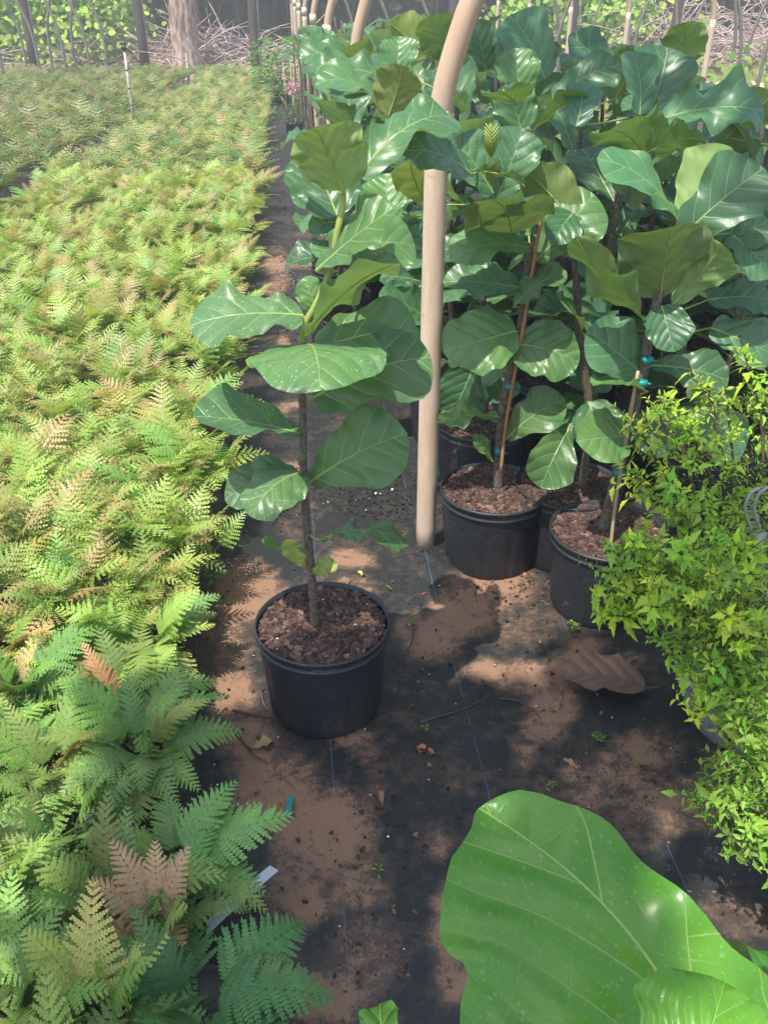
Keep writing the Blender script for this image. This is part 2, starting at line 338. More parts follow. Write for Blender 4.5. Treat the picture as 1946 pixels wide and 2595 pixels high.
# ------------------------------------------------------------------ fig leaves
PROF = {
 'fiddle': [(0, .03), (.03, .17), (.10, .27), (.22, .31), (.34, .32), (.46, .37), (.60, .47), (.72, .50), (.83, .47), (.91, .37), (.96, .25), (.99, .11), (1, .01)],
 'obov':   [(0, .02), (.03, .10), (.10, .16), (.22, .23), (.36, .33), (.50, .42), (.64, .49), (.76, .50), (.86, .43), (.93, .31), (.97, .20), (.99, .10), (1, .01)],
 'round':  [(0, .03), (.03, .18), (.10, .32), (.22, .43), (.36, .49), (.50, .50), (.64, .49), (.76, .44), (.86, .35), (.93, .25), (.97, .16), (.99, .09), (1, .01)],
}
def prof_at(p, t):
    P = PROF[p] if isinstance(p, str) else p
    xs = [a for a, b in P]; ys = [b for a, b in P]
    return float(np.interp(t, xs, ys))
def leaf_geo(L, prof='fiddle', wr=.7, arch=.5, cup=.25, wave=.03, seed=0, nt=20, nu=10, profR=None, pet=None, rib=False, twist=0.0, side=None):
    rg = random.Random(seed)
    ts = [0.5 - 0.5 * math.cos(math.pi * i / nt) for i in range(nt + 1)]
    ph = [rg.uniform(0, 6.28) for _ in range(6)]; fr = rg.uniform(1.6, 2.6); side = rg.uniform(-.08, .08) if side is None else side
    ys = [0.0]; zs = [0.0]; 
    for i in range(1, nt + 1):
        tm = (ts[i] + ts[i-1]) / 2; ang = arch * (0.5 - tm) * (1.0 + 0.8 * tm); d = ts[i] - ts[i-1]
        ys.append(ys[-1] + math.cos(ang) * d); zs.append(zs[-1] + math.sin(ang) * d)
    ce = math.hypot(ys[-1], zs[-1]); ca, sa = ys[-1] / ce, zs[-1] / ce
    V = []; UV = []; F = []; MI = []
    for i, t in enumerate(ts):
        y0 = (ys[i] * ca + zs[i] * sa) / ce; z0 = (-ys[i] * sa + zs[i] * ca) / ce
        for j in range(nu + 1):
            u = -1 + 2 * j / nu; P = prof if u < 0 or profR is None else profR
            hw = prof_at(P, t) * wr
            rip = 1 + (0.045 * math.sin(t * 21 + ph[0] + (1.7 if u > 0 else 0)) + 0.05 * math.sin(t * 9 + ph[5] + (2.7 if u > 0 else 0))) * abs(u)
            x = u * hw * rip + side * math.sin(t * math.pi) * 0.5
            bw = math.sin(math.pi * t) ** .5 if 0 < t < 1 else 0
            z = z0 + cup * hw * (abs(u) ** 1.3) + 1.7 * wave * bw * abs(u) ** 2.0 * (math.sin(2 * math.pi * fr * t + ph[1 if u < 0 else 2]) + .5 * math.sin(2 * math.pi * fr * 2.1 * t + ph[3 if u < 0 else 4]))
            z += 0.010 * bw * math.sin(6.2 * 2 * math.pi * (t - .62 * abs(u) * hw - .9 * (u * hw) ** 2)) * abs(u) * (1 - abs(u)) * 2
            z += twist * u * hw * (t - .3)
            y = y0 - 0.10 * hw * abs(u) * (1 if t < .12 else 0)
            V.append(Vector((x * L, y * L, z * L))); UV.append((u * hw, t))
    for i in range(nt):
        for j in range(nu):
            a = i * (nu + 1) + j; F.append((a, a + 1, a + nu + 2, a + nu + 1)); MI.append(0)
    def tube(path, r0, r1, mi, seg=6):
        b = B(); b.tube(path, lambda t: r0 + (r1 - r0) * t, seg); o = len(V)
        V.extend(Vector(v) for v in b.V); UV.extend([(.5, .5)] * len(b.V)); F.extend(tuple(k + o for k in f) for f in b.F); MI.extend([mi] * len(b.F))
    if rib:
        path = [V[i * (nu + 1) + nu // 2] + Vector((0, 0, -.0018)) for i in range(0, nt - 1)]
        tube(path, .0032, .0008, 1, 5)
    if pet is not None:
        p0 = Vector(pet); tube([p0, p0 * .5 + Vector((0, 0, -.006)), Vector((0, .01 * L, 0))], .0038, .0026, 1)
    return V, F, UV, MI
def leaf_mesh(name, mat=None, **kw):
    V, F, UV, MI = leaf_geo(**kw)
    return mesh(name, V, F, [mat or M['fig'], M['green_stem']], None, UV, MI)
HEROS = []
def frame(a, nh):
    a = a.normalized(); n = Vector(nh); n = (n - a * n.dot(a))
    n = n.normalized() if n.length > 1e-4 else a.orthogonal().normalized()
    x = a.cross(n); return Matrix((x, a, n)).transposed()
def hero_leaf(plant, attach, b, t, wr=.7, nh=(0, -.5, 1), prof='fiddle', arch=.45, cup=.2, wave=.03, tint=(1, 1, 1), spots=0.0, mat=None, label=None, profR=None, seed=None, twist=0.0, hi=False, side=None):
    """b, t: (px, py, Y) of blade base and tip in the photograph"""
    Bp = aty(*b); Tp = aty(*t); P = plant.location
    Rm = frame(Tp - Bp, nh); L = (Tp - Bp).length
    pet = None
    if attach is not None:
        pet = Rm.inverted() @ (Vector(attach) - Bp)
        if pet.length > .30: pet = pet.normalized() * .12
    me = leaf_mesh('leaf', mat, L=L, prof=prof, wr=wr, arch=arch, cup=cup, wave=wave, seed=seed if seed is not None else int(b[0] * 7 + b[1]),
                   nt=44 if hi else 26, nu=28 if hi else 14, profR=profR, pet=pet, rib=True, twist=twist, side=side)
    o = ob('leaf', me, plant); o.matrix_local = Matrix.Translation(Bp - P) @ Rm.to_4x4()
    o.color = (tint[0], tint[1], tint[2], 1 - spots)
    if label: o['label'] = label
    pr = proj((Bp + Tp) / 2)
    if pr: HEROS.append((pr[0], pr[1], pr[2], math.dist(b[:2], t[:2]) * .5))
    return o

# ------------------------------------------------------------------ pots
PW, PH_ = .178, .285
def make_pot_mesh(seg=96, r=PW, h=PH_):
    b = B(); rb = r * .83
    prof = [(0.0, .006), (rb * .6, .004), (rb - .006, .0), (rb, .006)]
    for i in range(1, 12):
        t = i / 12; prof.append((lerp(rb, r - .012, t), .006 + (h - .05) * t))
    prof += [(r - .010, h - .040), (r - .002, h - .036), (r - .001, h - .030), (r - .006, h - .028), (r - .005, h - .016), (r, h - .012), (r + .001, h - .004), (r - .001, h), (r - .005, h), (r - .006, h - .03), (r - .012, h - .09)]
    def rad(a, z, i):
        if 4 <= i <= 14:
            q = (a / (2 * math.pi) * 12) % 1.0; e = min(q, 1 - q)
            top = h - .075 - .03 * (abs(q - .5) * 2) ** 3
            if z < .02 or z > top: return 0.0
            return .0042 * min(1, max(0, (e - .05) / .035))
        return 0.0
    b.lathe(prof, seg, rad=rad); return b.build('pot', M['pot'])
def make_soil(r, n, depth_h):
    b = B(); V = [(0, 0, .006)]; F = []
    rings = 10; seg = 40
    for i in range(1, rings + 1):
        for k in range(seg):
            a = 2 * math.pi * k / seg; q = r * i / rings
            V.append((q * math.cos(a), q * math.sin(a), .010 * (1 - (i / rings) ** 3) + random.uniform(-.002, .002)))
    for k in range(seg): F.append((0, 1 + k, 1 + (k + 1) % seg))
    for i in range(rings - 1):
        for k in range(seg):
            k2 = (k + 1) % seg; F.append((1 + i * seg + k, 1 + (i + 1) * seg + k, 1 + (i + 1) * seg + k2, 1 + i * seg + k2))
    b.add(V, F, (1, 1, 1), 1)
    for _ in range(n):
        a = random.uniform(0, 6.283); q = r * math.sqrt(random.random()) * .97; s = random.choice([.002, .003, .004, .004, .005, .007, .010])
        chip(b, Vector((q * math.cos(a), q * math.sin(a), .012 + random.uniform(-.002, .005))), s, random.choice([(.10, .056, .042), (.07, .040, .032), (.15, .09, .068), (.045, .028, .024), (.085, .052, .042)]))
    for _ in range(max(4, n // 80)):
        a = random.uniform(0, 6.283); q = r * math.sqrt(random.random()) * .95
        chip(b, Vector((q * math.cos(a), q * math.sin(a), .016)), .0026, (.7, .68, .62))
    return b.build('soil', [M['chips'], M['dirt']], True, smooth=False)
def chip(b, p, s, col):
    n = random.choice([4, 5, 5, 6]); ang = random.uniform(0, 6.28); el = random.uniform(.5, 1.1)
    q = Matrix.Rotation(random.uniform(-.6, .6), 3, 'X') @ Matrix.Rotation(random.uniform(-.6, .6), 3, 'Y') @ Matrix.Rotation(ang, 3, 'Z')
    V = []
    for zz in (-1, 1):
        for k in range(n):
            a = 2 * math.pi * k / n + random.uniform(-.3, .3); V.append(p + q @ Vector((math.cos(a) * s * 1.3, math.sin(a) * s * el, zz * s * .28)))
    F = [tuple(range(n))[::-1], tuple(range(n, 2 * n))] + [(k, (k + 1) % n, n + (k + 1) % n, n + k) for k in range(n)]
    b.add(V, F, vary(col, .3))
POTM = make_pot_mesh(); SOILM = make_soil(PW - .010, 4200, 0)
POTM_LO = make_pot_mesh(36); SOILM_LO = make_soil(PW - .010, 260, 0)
def potted(root, lo=False, rz=0.0):
    p = ob('pot', POTM_LO if lo else POTM, root); s = ob('soil', SOILM_LO if lo else SOILM, p); s.location = (0, 0, PH_ - .028)
    p.rotation_euler.z = rz; return p
def tie(root, p, r=.014):
    b = B(); P = Vector(p) - root.location; r *= .74; z = Matrix.Rotation(random.uniform(-.15, .15), 3, 'X')
    b.tube([P - Vector((0, 0, .008)), P + Vector((0, 0, .008))], r, 10)
    b.box(P + Vector((r * 1.2, -r * .6, 0)), .011, .002, .007, z)
    return ob('tie', b.build('tie', M['tie']), root)
def stem_part(root, name, pts, r0, r1, mat, seg=10, rough=.06):
    P = [Vector(p) - root.location for p in pts]; P = catmull(P, 6); b = B(); b.tube(P, lambda t: r0 + (r1 - r0) * t, seg, jitter=rough)
    return ob(name, b.build(name, mat), root)

# ================================================================== GROUND
def ground():
    b = B(); n = 40
    xs = np.linspace(-60, 60, n); ys = np.linspace(-30, 110, n); V = []; F = []
    for j, y in enumerate(ys):
        for i, x in enumerate(xs): V.append((x, y, -.006))
    for j in range(n - 1):
        for i in range(n - 1): a = j * n + i; F.append((a, a + 1, a + n + 1, a + n))
    b.add(V, F); ob('ground', b.build('ground', M['soil']), label='bare sandy ground with leaf litter', kind='structure')
SAND = [  # (px, py, rx, ry, strength): sandy stains on the cloth, measured at ground level
 (620, 1500, 95, 75, 1.0), (560, 1620, 60, 90, .6), (590, 1780, 60, 120, .75), (640, 1880, 80, 80, .8), (700, 2000, 110, 110, .9), (820, 2120, 130, 120, .95), (760, 2250, 90, 110, .8),
 (900, 2230, 90, 90, .7), (930, 2420, 90, 90, .55), (820, 2540, 130, 70, .85), (700, 2430, 60, 60, .5), (1140, 2350, 50, 110, .95), (1150, 2500, 60, 60, .8), (960, 2010, 30, 60, .45),
 (890, 1420, 60, 26, .7), (900, 1490, 70, 22, .6), (1180, 1545, 90, 70, 1.0), (1250, 1490, 110, 50, .95), (1100, 1625, 80, 60, .95), (1040, 1600, 40, 50, .7), (1300, 1580, 110, 60, .35),
 (1235, 1700, 70, 34, .95), (1330, 1720, 80, 45, .9), (1400, 1790, 70, 55, .85), (1380, 1850, 60, 45, .75), (1330, 1910, 36, 40, .6), (1450, 1700, 70, 60, .8), (1480, 1640, 60, 30, .7),
 (1640, 1900, 90, 50, .7), (1560, 1960, 90, 50, .6), (1700, 2050, 140, 70, .62), (1460, 1960, 40, 26, .7), (1500, 2020, 70, 40, .55), (1580, 2130, 90, 40, .4), (1860, 2320, 90, 60, .5),
 (890, 1875, 60, 26, .75), (930, 1910, 30, 30, .6), (700, 690, 34, 60, .75), (690, 760, 30, 40, .8), (760, 670, 60, 16, .55), (700, 1050, 30, 16, .8), (740, 1030, 30, 12, .8),
 (720, 880, 20, 24, .8), (740, 1190, 30, 20, .8), (820, 820, 60, 20, .45), (900, 780, 60, 16, .4), (735, 1350, 30, 30, .3), (800, 600, 60, 10, .45), (820, 560, 40, 8, .4), (740, 455, 60, 8, .4),
 (1110, 2150, 40, 40, .45), (1180, 1990, 60, 30, .35), (1330, 2010, 90, 40, .3), (1090, 1960, 80, 40, .3), (830, 1740, 60, 50, .35)]
def ground_cloth():
    # cells about 1.6 cm where the camera stands close, coarser towards the far end
    lat = np.concatenate([np.linspace(-6, -.95, 26), np.arange(-.9, 1.75, .016), np.linspace(1.8, 7, 26)])
    s = np.concatenate([np.linspace(-1.5, .55, 16), np.arange(.6, 3.6, .016), np.linspace(3.65, 7, 60), np.linspace(7.2, 20, 50)])
    LA, S = np.meshgrid(lat, s)
    X = LA * math.cos(TH) - S * math.sin(TH); Y = LA * math.sin(TH) + S * math.cos(TH)
    dep = Y * cp + CAMH * sp_; ok = dep > .2; dd = np.where(ok, dep, 1)
    PX = np.where(ok, CX + FPX * X / dd, 9e9); PY = np.where(ok, CY - FPX * (Y * sp_ - CAMH * cp) / dd, 9e9)
    m = np.zeros_like(X)
    for (cx, cy, rx, ry, st) in SAND:
        q = ((PX - cx) / (rx * 1.15)) ** 2 + ((PY - cy) / (ry * 1.15)) ** 2; m = np.maximum(m, st * np.clip(1.15 - q, 0, 1) ** .7)
    m = np.where((LA < -.3), np.maximum(m, .25), m)
    Z = .003 * np.sin(LA * 9 + np.sin(S * 3)) + .0025 * np.sin(S * 7.3 + LA * 4) + .002 * np.sin(LA * 23 + S * 2)
    # a rucked mound round the foot of the near post
    p = at(1085, 1410); lp, spp = p.dot(LATV), p.dot(ROWV)
    dq = ((LA - lp - .03) / .10) ** 2 + ((S - spp + .05) / .13) ** 2
    Z = Z + .028 * np.exp(-dq) * (1 + .25 * np.sin(LA * 90) * np.cos(S * 60)) + .006
    ny, nx = X.shape; V = np.stack([LA.ravel(), S.ravel(), Z.ravel()], 1)
    F = []
    for j in range(ny - 1):
        o = j * nx
        for i in range(nx - 1): a = o + i; F.append((a, a + 1, a + nx + 1, a + nx))
    me = bpy.data.meshes.new('ground_cloth'); me.from_pydata(V.tolist(), [], F); me.materials.append(M['cloth'])
    me.polygons.foreach_set('use_smooth', [True] * len(me.polygons))
    a = me.attributes.new('sand', 'FLOAT', 'POINT'); a.data.foreach_set('value', m.ravel().astype(np.float32))
    o = ob('path', me, label='black woven weed mat path stained with orange sand', kind='structure'); o.rotation_euler.z = TH
ground(); ground_cloth()

# ================================================================== FIDDLE LEAF FIGS
G_ROW = 'fiddle leaf figs standing in rows behind the post'
def hl(root, spine, *a, **k):
    """hero leaf attached to the nearest point of the trunk's spine"""
    bp = aty(*a[0]); at_ = min(spine, key=lambda q: (Vector(q) - bp).length + .6 * max(0, q.z - bp.z)) if spine else None
    return hero_leaf(root, at_, *a, **k)
LIT = (1.25, 1.2, 1.0)  # tint of sunlit leaves, the light put into their colour
def fig_front():
    c = at(817, 1573, PH_); root = thing('fiddle_leaf_fig', (c.x, c.y, 0), 'single fiddle leaf fig standing alone in a black pot on the path', 'potted fig')
    potted(root); Y = c.y
    low = [(797, 1568, Y), (790, 1460, Y), (779, 1350, Y), (770, 1200, Y), (768, 1080, Y), (765, 960, Y), (766, 870, Y)]
    P1 = [aty(*p) for p in low]; up = [aty(766, 872, Y), aty(775, 820, Y), aty(805, 765, Y), aty(835, 690, Y), aty(855, 590, Y), aty(868, 520, Y + .01), aty(869, 478, Y + .01)]
    P1[0].z = PH_ - .03
    stem_part(root, 'trunk', P1, .0112, .0078, M['bark'], 12); stem_part(root, 'green_shoot', up, .0082, .0068, M['green_stem'], 10, .03)
    S = catmull(P1, 4) + catmull(up, 4); h = lambda *a, **k: hl(root, S, *a, **k)
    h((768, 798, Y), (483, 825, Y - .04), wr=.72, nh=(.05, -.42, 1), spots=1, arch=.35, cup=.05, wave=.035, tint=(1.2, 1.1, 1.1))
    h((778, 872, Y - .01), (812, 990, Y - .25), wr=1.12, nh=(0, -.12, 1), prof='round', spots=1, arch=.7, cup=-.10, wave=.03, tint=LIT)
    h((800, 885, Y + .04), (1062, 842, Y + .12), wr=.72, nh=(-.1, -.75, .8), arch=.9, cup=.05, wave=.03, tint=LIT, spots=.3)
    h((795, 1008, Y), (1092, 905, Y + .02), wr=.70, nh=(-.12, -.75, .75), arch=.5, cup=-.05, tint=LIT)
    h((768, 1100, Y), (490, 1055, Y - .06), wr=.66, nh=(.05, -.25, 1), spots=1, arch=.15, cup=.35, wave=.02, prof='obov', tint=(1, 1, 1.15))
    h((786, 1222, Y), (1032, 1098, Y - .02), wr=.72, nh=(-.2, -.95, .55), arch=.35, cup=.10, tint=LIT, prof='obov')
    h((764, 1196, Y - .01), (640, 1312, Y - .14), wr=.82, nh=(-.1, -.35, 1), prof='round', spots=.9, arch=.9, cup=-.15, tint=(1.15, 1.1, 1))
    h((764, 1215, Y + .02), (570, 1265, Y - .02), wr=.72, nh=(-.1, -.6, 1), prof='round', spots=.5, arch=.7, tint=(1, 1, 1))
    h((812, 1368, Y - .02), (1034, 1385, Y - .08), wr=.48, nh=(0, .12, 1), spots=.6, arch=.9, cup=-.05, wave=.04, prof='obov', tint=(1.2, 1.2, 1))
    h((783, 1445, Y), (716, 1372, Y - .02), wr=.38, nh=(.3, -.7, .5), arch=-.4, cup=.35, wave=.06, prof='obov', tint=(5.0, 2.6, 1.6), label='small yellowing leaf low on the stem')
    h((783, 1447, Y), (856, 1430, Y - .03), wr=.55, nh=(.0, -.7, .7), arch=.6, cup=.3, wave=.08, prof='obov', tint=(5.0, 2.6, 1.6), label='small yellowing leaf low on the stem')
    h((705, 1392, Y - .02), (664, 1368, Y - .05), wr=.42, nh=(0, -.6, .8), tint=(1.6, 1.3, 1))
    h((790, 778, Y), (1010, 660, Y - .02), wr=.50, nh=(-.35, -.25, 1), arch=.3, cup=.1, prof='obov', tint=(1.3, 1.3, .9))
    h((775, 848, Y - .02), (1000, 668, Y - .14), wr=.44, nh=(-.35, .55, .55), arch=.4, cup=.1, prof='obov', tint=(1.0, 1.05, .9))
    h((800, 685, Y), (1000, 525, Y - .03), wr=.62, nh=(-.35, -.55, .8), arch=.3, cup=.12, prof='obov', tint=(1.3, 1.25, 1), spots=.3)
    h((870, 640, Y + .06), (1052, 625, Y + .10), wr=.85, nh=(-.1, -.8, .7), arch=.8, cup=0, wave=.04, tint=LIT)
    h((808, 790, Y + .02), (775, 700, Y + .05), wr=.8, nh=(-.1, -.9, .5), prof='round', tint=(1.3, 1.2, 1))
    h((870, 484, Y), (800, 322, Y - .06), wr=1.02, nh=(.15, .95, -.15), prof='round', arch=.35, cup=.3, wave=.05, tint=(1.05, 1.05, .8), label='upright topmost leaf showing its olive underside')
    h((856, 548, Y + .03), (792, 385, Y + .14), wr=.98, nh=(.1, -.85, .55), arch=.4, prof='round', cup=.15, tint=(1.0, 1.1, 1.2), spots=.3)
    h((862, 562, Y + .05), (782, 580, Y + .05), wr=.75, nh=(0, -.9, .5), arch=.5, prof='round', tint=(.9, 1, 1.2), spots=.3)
    return root
def fig_second():
    c = at(1251, 1234, PH_); root = thing('fiddle_leaf_fig', (c.x, c.y, 0), 'fiddle leaf fig with a cut top and stake, in the pot beside the tan post', 'potted fig')
    potted(root, rz=.3); Y = c.y + .02
    pts = [aty(*p) for p in [(1262, 1225, Y), (1266, 1150, Y), (1272, 1050, Y), (1287, 975, Y), (1311, 880, Y), (1325, 800, Y), (1336, 700, Y), (1341, 618, Y)]]
    pts[0].z = PH_ - .03
    stem_part(root, 'trunk', pts, .017, .0125, M['bark'], 12); S = catmull(pts, 4)
    st = [aty(1376, 518, Y - .03), aty(1346, 700, Y - .03), aty(1322, 850, Y - .035), aty(1284, 1060, Y - .04), aty(1268, 1200, Y - .05)]
    stem_part(root, 'stake', st[::-1], .0055, .005, M['stake'], 8, .02)
    for q in [(1338, 708), (1304, 902), (1294, 980), (1266, 1145)]: tie(root, aty(q[0], q[1], Y - .02), .021)
    h = lambda *a, **k: hl(root, S, *a, **k)
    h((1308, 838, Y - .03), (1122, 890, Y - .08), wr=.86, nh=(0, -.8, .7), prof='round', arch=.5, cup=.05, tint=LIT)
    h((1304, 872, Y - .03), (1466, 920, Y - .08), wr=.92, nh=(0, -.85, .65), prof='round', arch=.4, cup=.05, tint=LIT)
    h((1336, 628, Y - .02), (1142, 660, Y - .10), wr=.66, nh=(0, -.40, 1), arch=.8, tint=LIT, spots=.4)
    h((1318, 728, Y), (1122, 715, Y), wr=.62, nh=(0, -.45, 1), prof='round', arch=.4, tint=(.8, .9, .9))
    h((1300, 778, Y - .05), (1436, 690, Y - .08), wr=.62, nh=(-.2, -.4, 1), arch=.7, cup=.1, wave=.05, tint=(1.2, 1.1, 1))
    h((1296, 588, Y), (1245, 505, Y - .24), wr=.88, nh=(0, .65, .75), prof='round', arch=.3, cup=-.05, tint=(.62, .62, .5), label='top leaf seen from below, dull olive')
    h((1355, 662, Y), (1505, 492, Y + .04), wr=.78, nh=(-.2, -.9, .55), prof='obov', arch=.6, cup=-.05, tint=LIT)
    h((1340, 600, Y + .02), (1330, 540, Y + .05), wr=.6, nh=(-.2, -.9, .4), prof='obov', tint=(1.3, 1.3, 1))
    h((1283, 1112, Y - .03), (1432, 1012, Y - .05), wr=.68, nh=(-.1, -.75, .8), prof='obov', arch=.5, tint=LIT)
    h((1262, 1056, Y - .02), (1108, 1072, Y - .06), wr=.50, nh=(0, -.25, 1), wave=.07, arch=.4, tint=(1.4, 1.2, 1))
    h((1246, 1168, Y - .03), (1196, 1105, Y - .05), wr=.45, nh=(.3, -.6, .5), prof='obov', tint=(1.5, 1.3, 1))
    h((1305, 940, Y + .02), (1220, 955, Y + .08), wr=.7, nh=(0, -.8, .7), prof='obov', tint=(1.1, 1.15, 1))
    return root
def fig_third():
    c = at(1541, 1340, PH_); root = thing('fiddle_leaf_fig', (c.x, c.y, 0), 'fiddle leaf fig in the dark pot half hidden by the lime green shrub', 'potted fig')
    potted(root, rz=.9); Y = c.y + .02
    pts = [aty(*p) for p in [(1528, 1330, Y), (1560, 1215, Y), (1592, 1090, Y), (1622, 965, Y), (1642, 862, Y), (1664, 760, Y), (1690, 660, Y + .02), (1722, 600, Y + .03)]]
    pts[0].z = PH_ - .03
    stem_part(root, 'trunk', pts, .018, .011, M['bark'], 12); S = catmull(pts, 4)
    st = [aty(1545, 1400, Y - .1), aty(1560, 1270, Y - .08), aty(1590, 1085, Y - .06), aty(1616, 940, Y - .04)]
    stem_part(root, 'stake', st, .0055, .005, M['stake_pale'], 8, .02)
    for q in [(1568, 1200), (1626, 970), (1640, 912)]: tie(root, aty(q[0], q[1], Y - .03), .021)
    h = lambda *a, **k: hl(root, S, *a, **k)
    SH = (.8, .92, 1.1)  # tint of shaded leaves, the shade put into their colour
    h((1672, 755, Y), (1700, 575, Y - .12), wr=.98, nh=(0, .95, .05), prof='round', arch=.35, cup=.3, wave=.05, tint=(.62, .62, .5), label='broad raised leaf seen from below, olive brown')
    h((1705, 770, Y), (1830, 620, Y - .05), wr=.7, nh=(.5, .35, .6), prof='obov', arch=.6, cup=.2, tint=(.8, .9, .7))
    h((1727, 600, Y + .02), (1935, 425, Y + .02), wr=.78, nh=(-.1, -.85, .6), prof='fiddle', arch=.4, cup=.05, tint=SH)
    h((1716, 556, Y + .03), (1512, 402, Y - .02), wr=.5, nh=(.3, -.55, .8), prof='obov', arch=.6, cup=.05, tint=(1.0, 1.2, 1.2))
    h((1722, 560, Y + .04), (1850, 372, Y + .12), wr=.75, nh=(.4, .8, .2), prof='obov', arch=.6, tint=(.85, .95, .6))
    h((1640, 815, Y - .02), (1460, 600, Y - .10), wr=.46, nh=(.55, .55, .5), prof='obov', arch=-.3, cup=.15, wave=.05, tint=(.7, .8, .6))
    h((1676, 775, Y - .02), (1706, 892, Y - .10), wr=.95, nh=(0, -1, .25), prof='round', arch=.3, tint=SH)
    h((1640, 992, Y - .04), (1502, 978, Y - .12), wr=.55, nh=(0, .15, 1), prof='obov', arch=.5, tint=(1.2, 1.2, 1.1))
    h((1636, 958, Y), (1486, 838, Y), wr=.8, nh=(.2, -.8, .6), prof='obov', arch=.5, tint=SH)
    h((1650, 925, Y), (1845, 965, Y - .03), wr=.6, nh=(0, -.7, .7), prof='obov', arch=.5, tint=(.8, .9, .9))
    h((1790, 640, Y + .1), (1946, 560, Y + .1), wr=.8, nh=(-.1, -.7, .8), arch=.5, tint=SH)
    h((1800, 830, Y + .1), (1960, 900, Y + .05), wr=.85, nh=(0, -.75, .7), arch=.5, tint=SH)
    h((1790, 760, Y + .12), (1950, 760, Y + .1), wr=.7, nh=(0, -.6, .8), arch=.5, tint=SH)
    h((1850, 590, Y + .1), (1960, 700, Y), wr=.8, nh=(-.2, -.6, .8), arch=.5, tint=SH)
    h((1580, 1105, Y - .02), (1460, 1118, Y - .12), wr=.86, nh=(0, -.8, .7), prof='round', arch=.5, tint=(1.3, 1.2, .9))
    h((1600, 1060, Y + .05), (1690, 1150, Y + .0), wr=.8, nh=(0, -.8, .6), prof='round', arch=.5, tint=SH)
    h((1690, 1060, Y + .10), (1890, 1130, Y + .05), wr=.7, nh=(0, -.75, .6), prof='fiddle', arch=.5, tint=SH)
    return root
def fig_fifth():
    c = at(1440, 1222, PH_); root = thing('fiddle_leaf_fig', (c.x, c.y, 0), 'fiddle leaf fig in the shaded pot wedged between the staked ones', 'potted fig')
    potted(root, rz=.5); Y = c.y
    pts = [aty(*p) for p in [(1500, 1185, Y), (1492, 1050, Y), (1480, 940, Y), (1470, 860, Y), (1462, 760, Y), (1456, 640, Y), (1450, 540, Y)]]; pts[0].z = PH_ - .03
    pts[0].x = c.x + .05
    stem_part(root, 'trunk', pts, .014, .010, M['bark'], 10); S = catmull(pts, 4)
    h = lambda *a, **k: hl(root, S, *a, **k)
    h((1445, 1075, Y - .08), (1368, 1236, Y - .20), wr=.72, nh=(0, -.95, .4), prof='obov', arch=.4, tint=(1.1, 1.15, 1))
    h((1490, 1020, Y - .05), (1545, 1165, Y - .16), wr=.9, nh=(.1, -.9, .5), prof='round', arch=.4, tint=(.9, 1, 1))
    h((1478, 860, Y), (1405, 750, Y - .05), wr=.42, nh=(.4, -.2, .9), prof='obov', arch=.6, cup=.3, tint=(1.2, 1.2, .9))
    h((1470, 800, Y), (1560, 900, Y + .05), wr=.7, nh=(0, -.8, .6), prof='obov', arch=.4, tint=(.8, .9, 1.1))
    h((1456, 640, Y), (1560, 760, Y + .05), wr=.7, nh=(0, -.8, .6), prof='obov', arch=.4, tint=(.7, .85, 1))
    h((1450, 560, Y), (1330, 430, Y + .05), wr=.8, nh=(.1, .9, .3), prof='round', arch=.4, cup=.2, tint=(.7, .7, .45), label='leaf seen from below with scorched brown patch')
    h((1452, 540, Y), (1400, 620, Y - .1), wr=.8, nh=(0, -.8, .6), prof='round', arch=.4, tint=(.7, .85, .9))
    return root
plant1 = fig_front(); plant2 = fig_second(); plant3 = fig_third(); plant5 = fig_fifth()

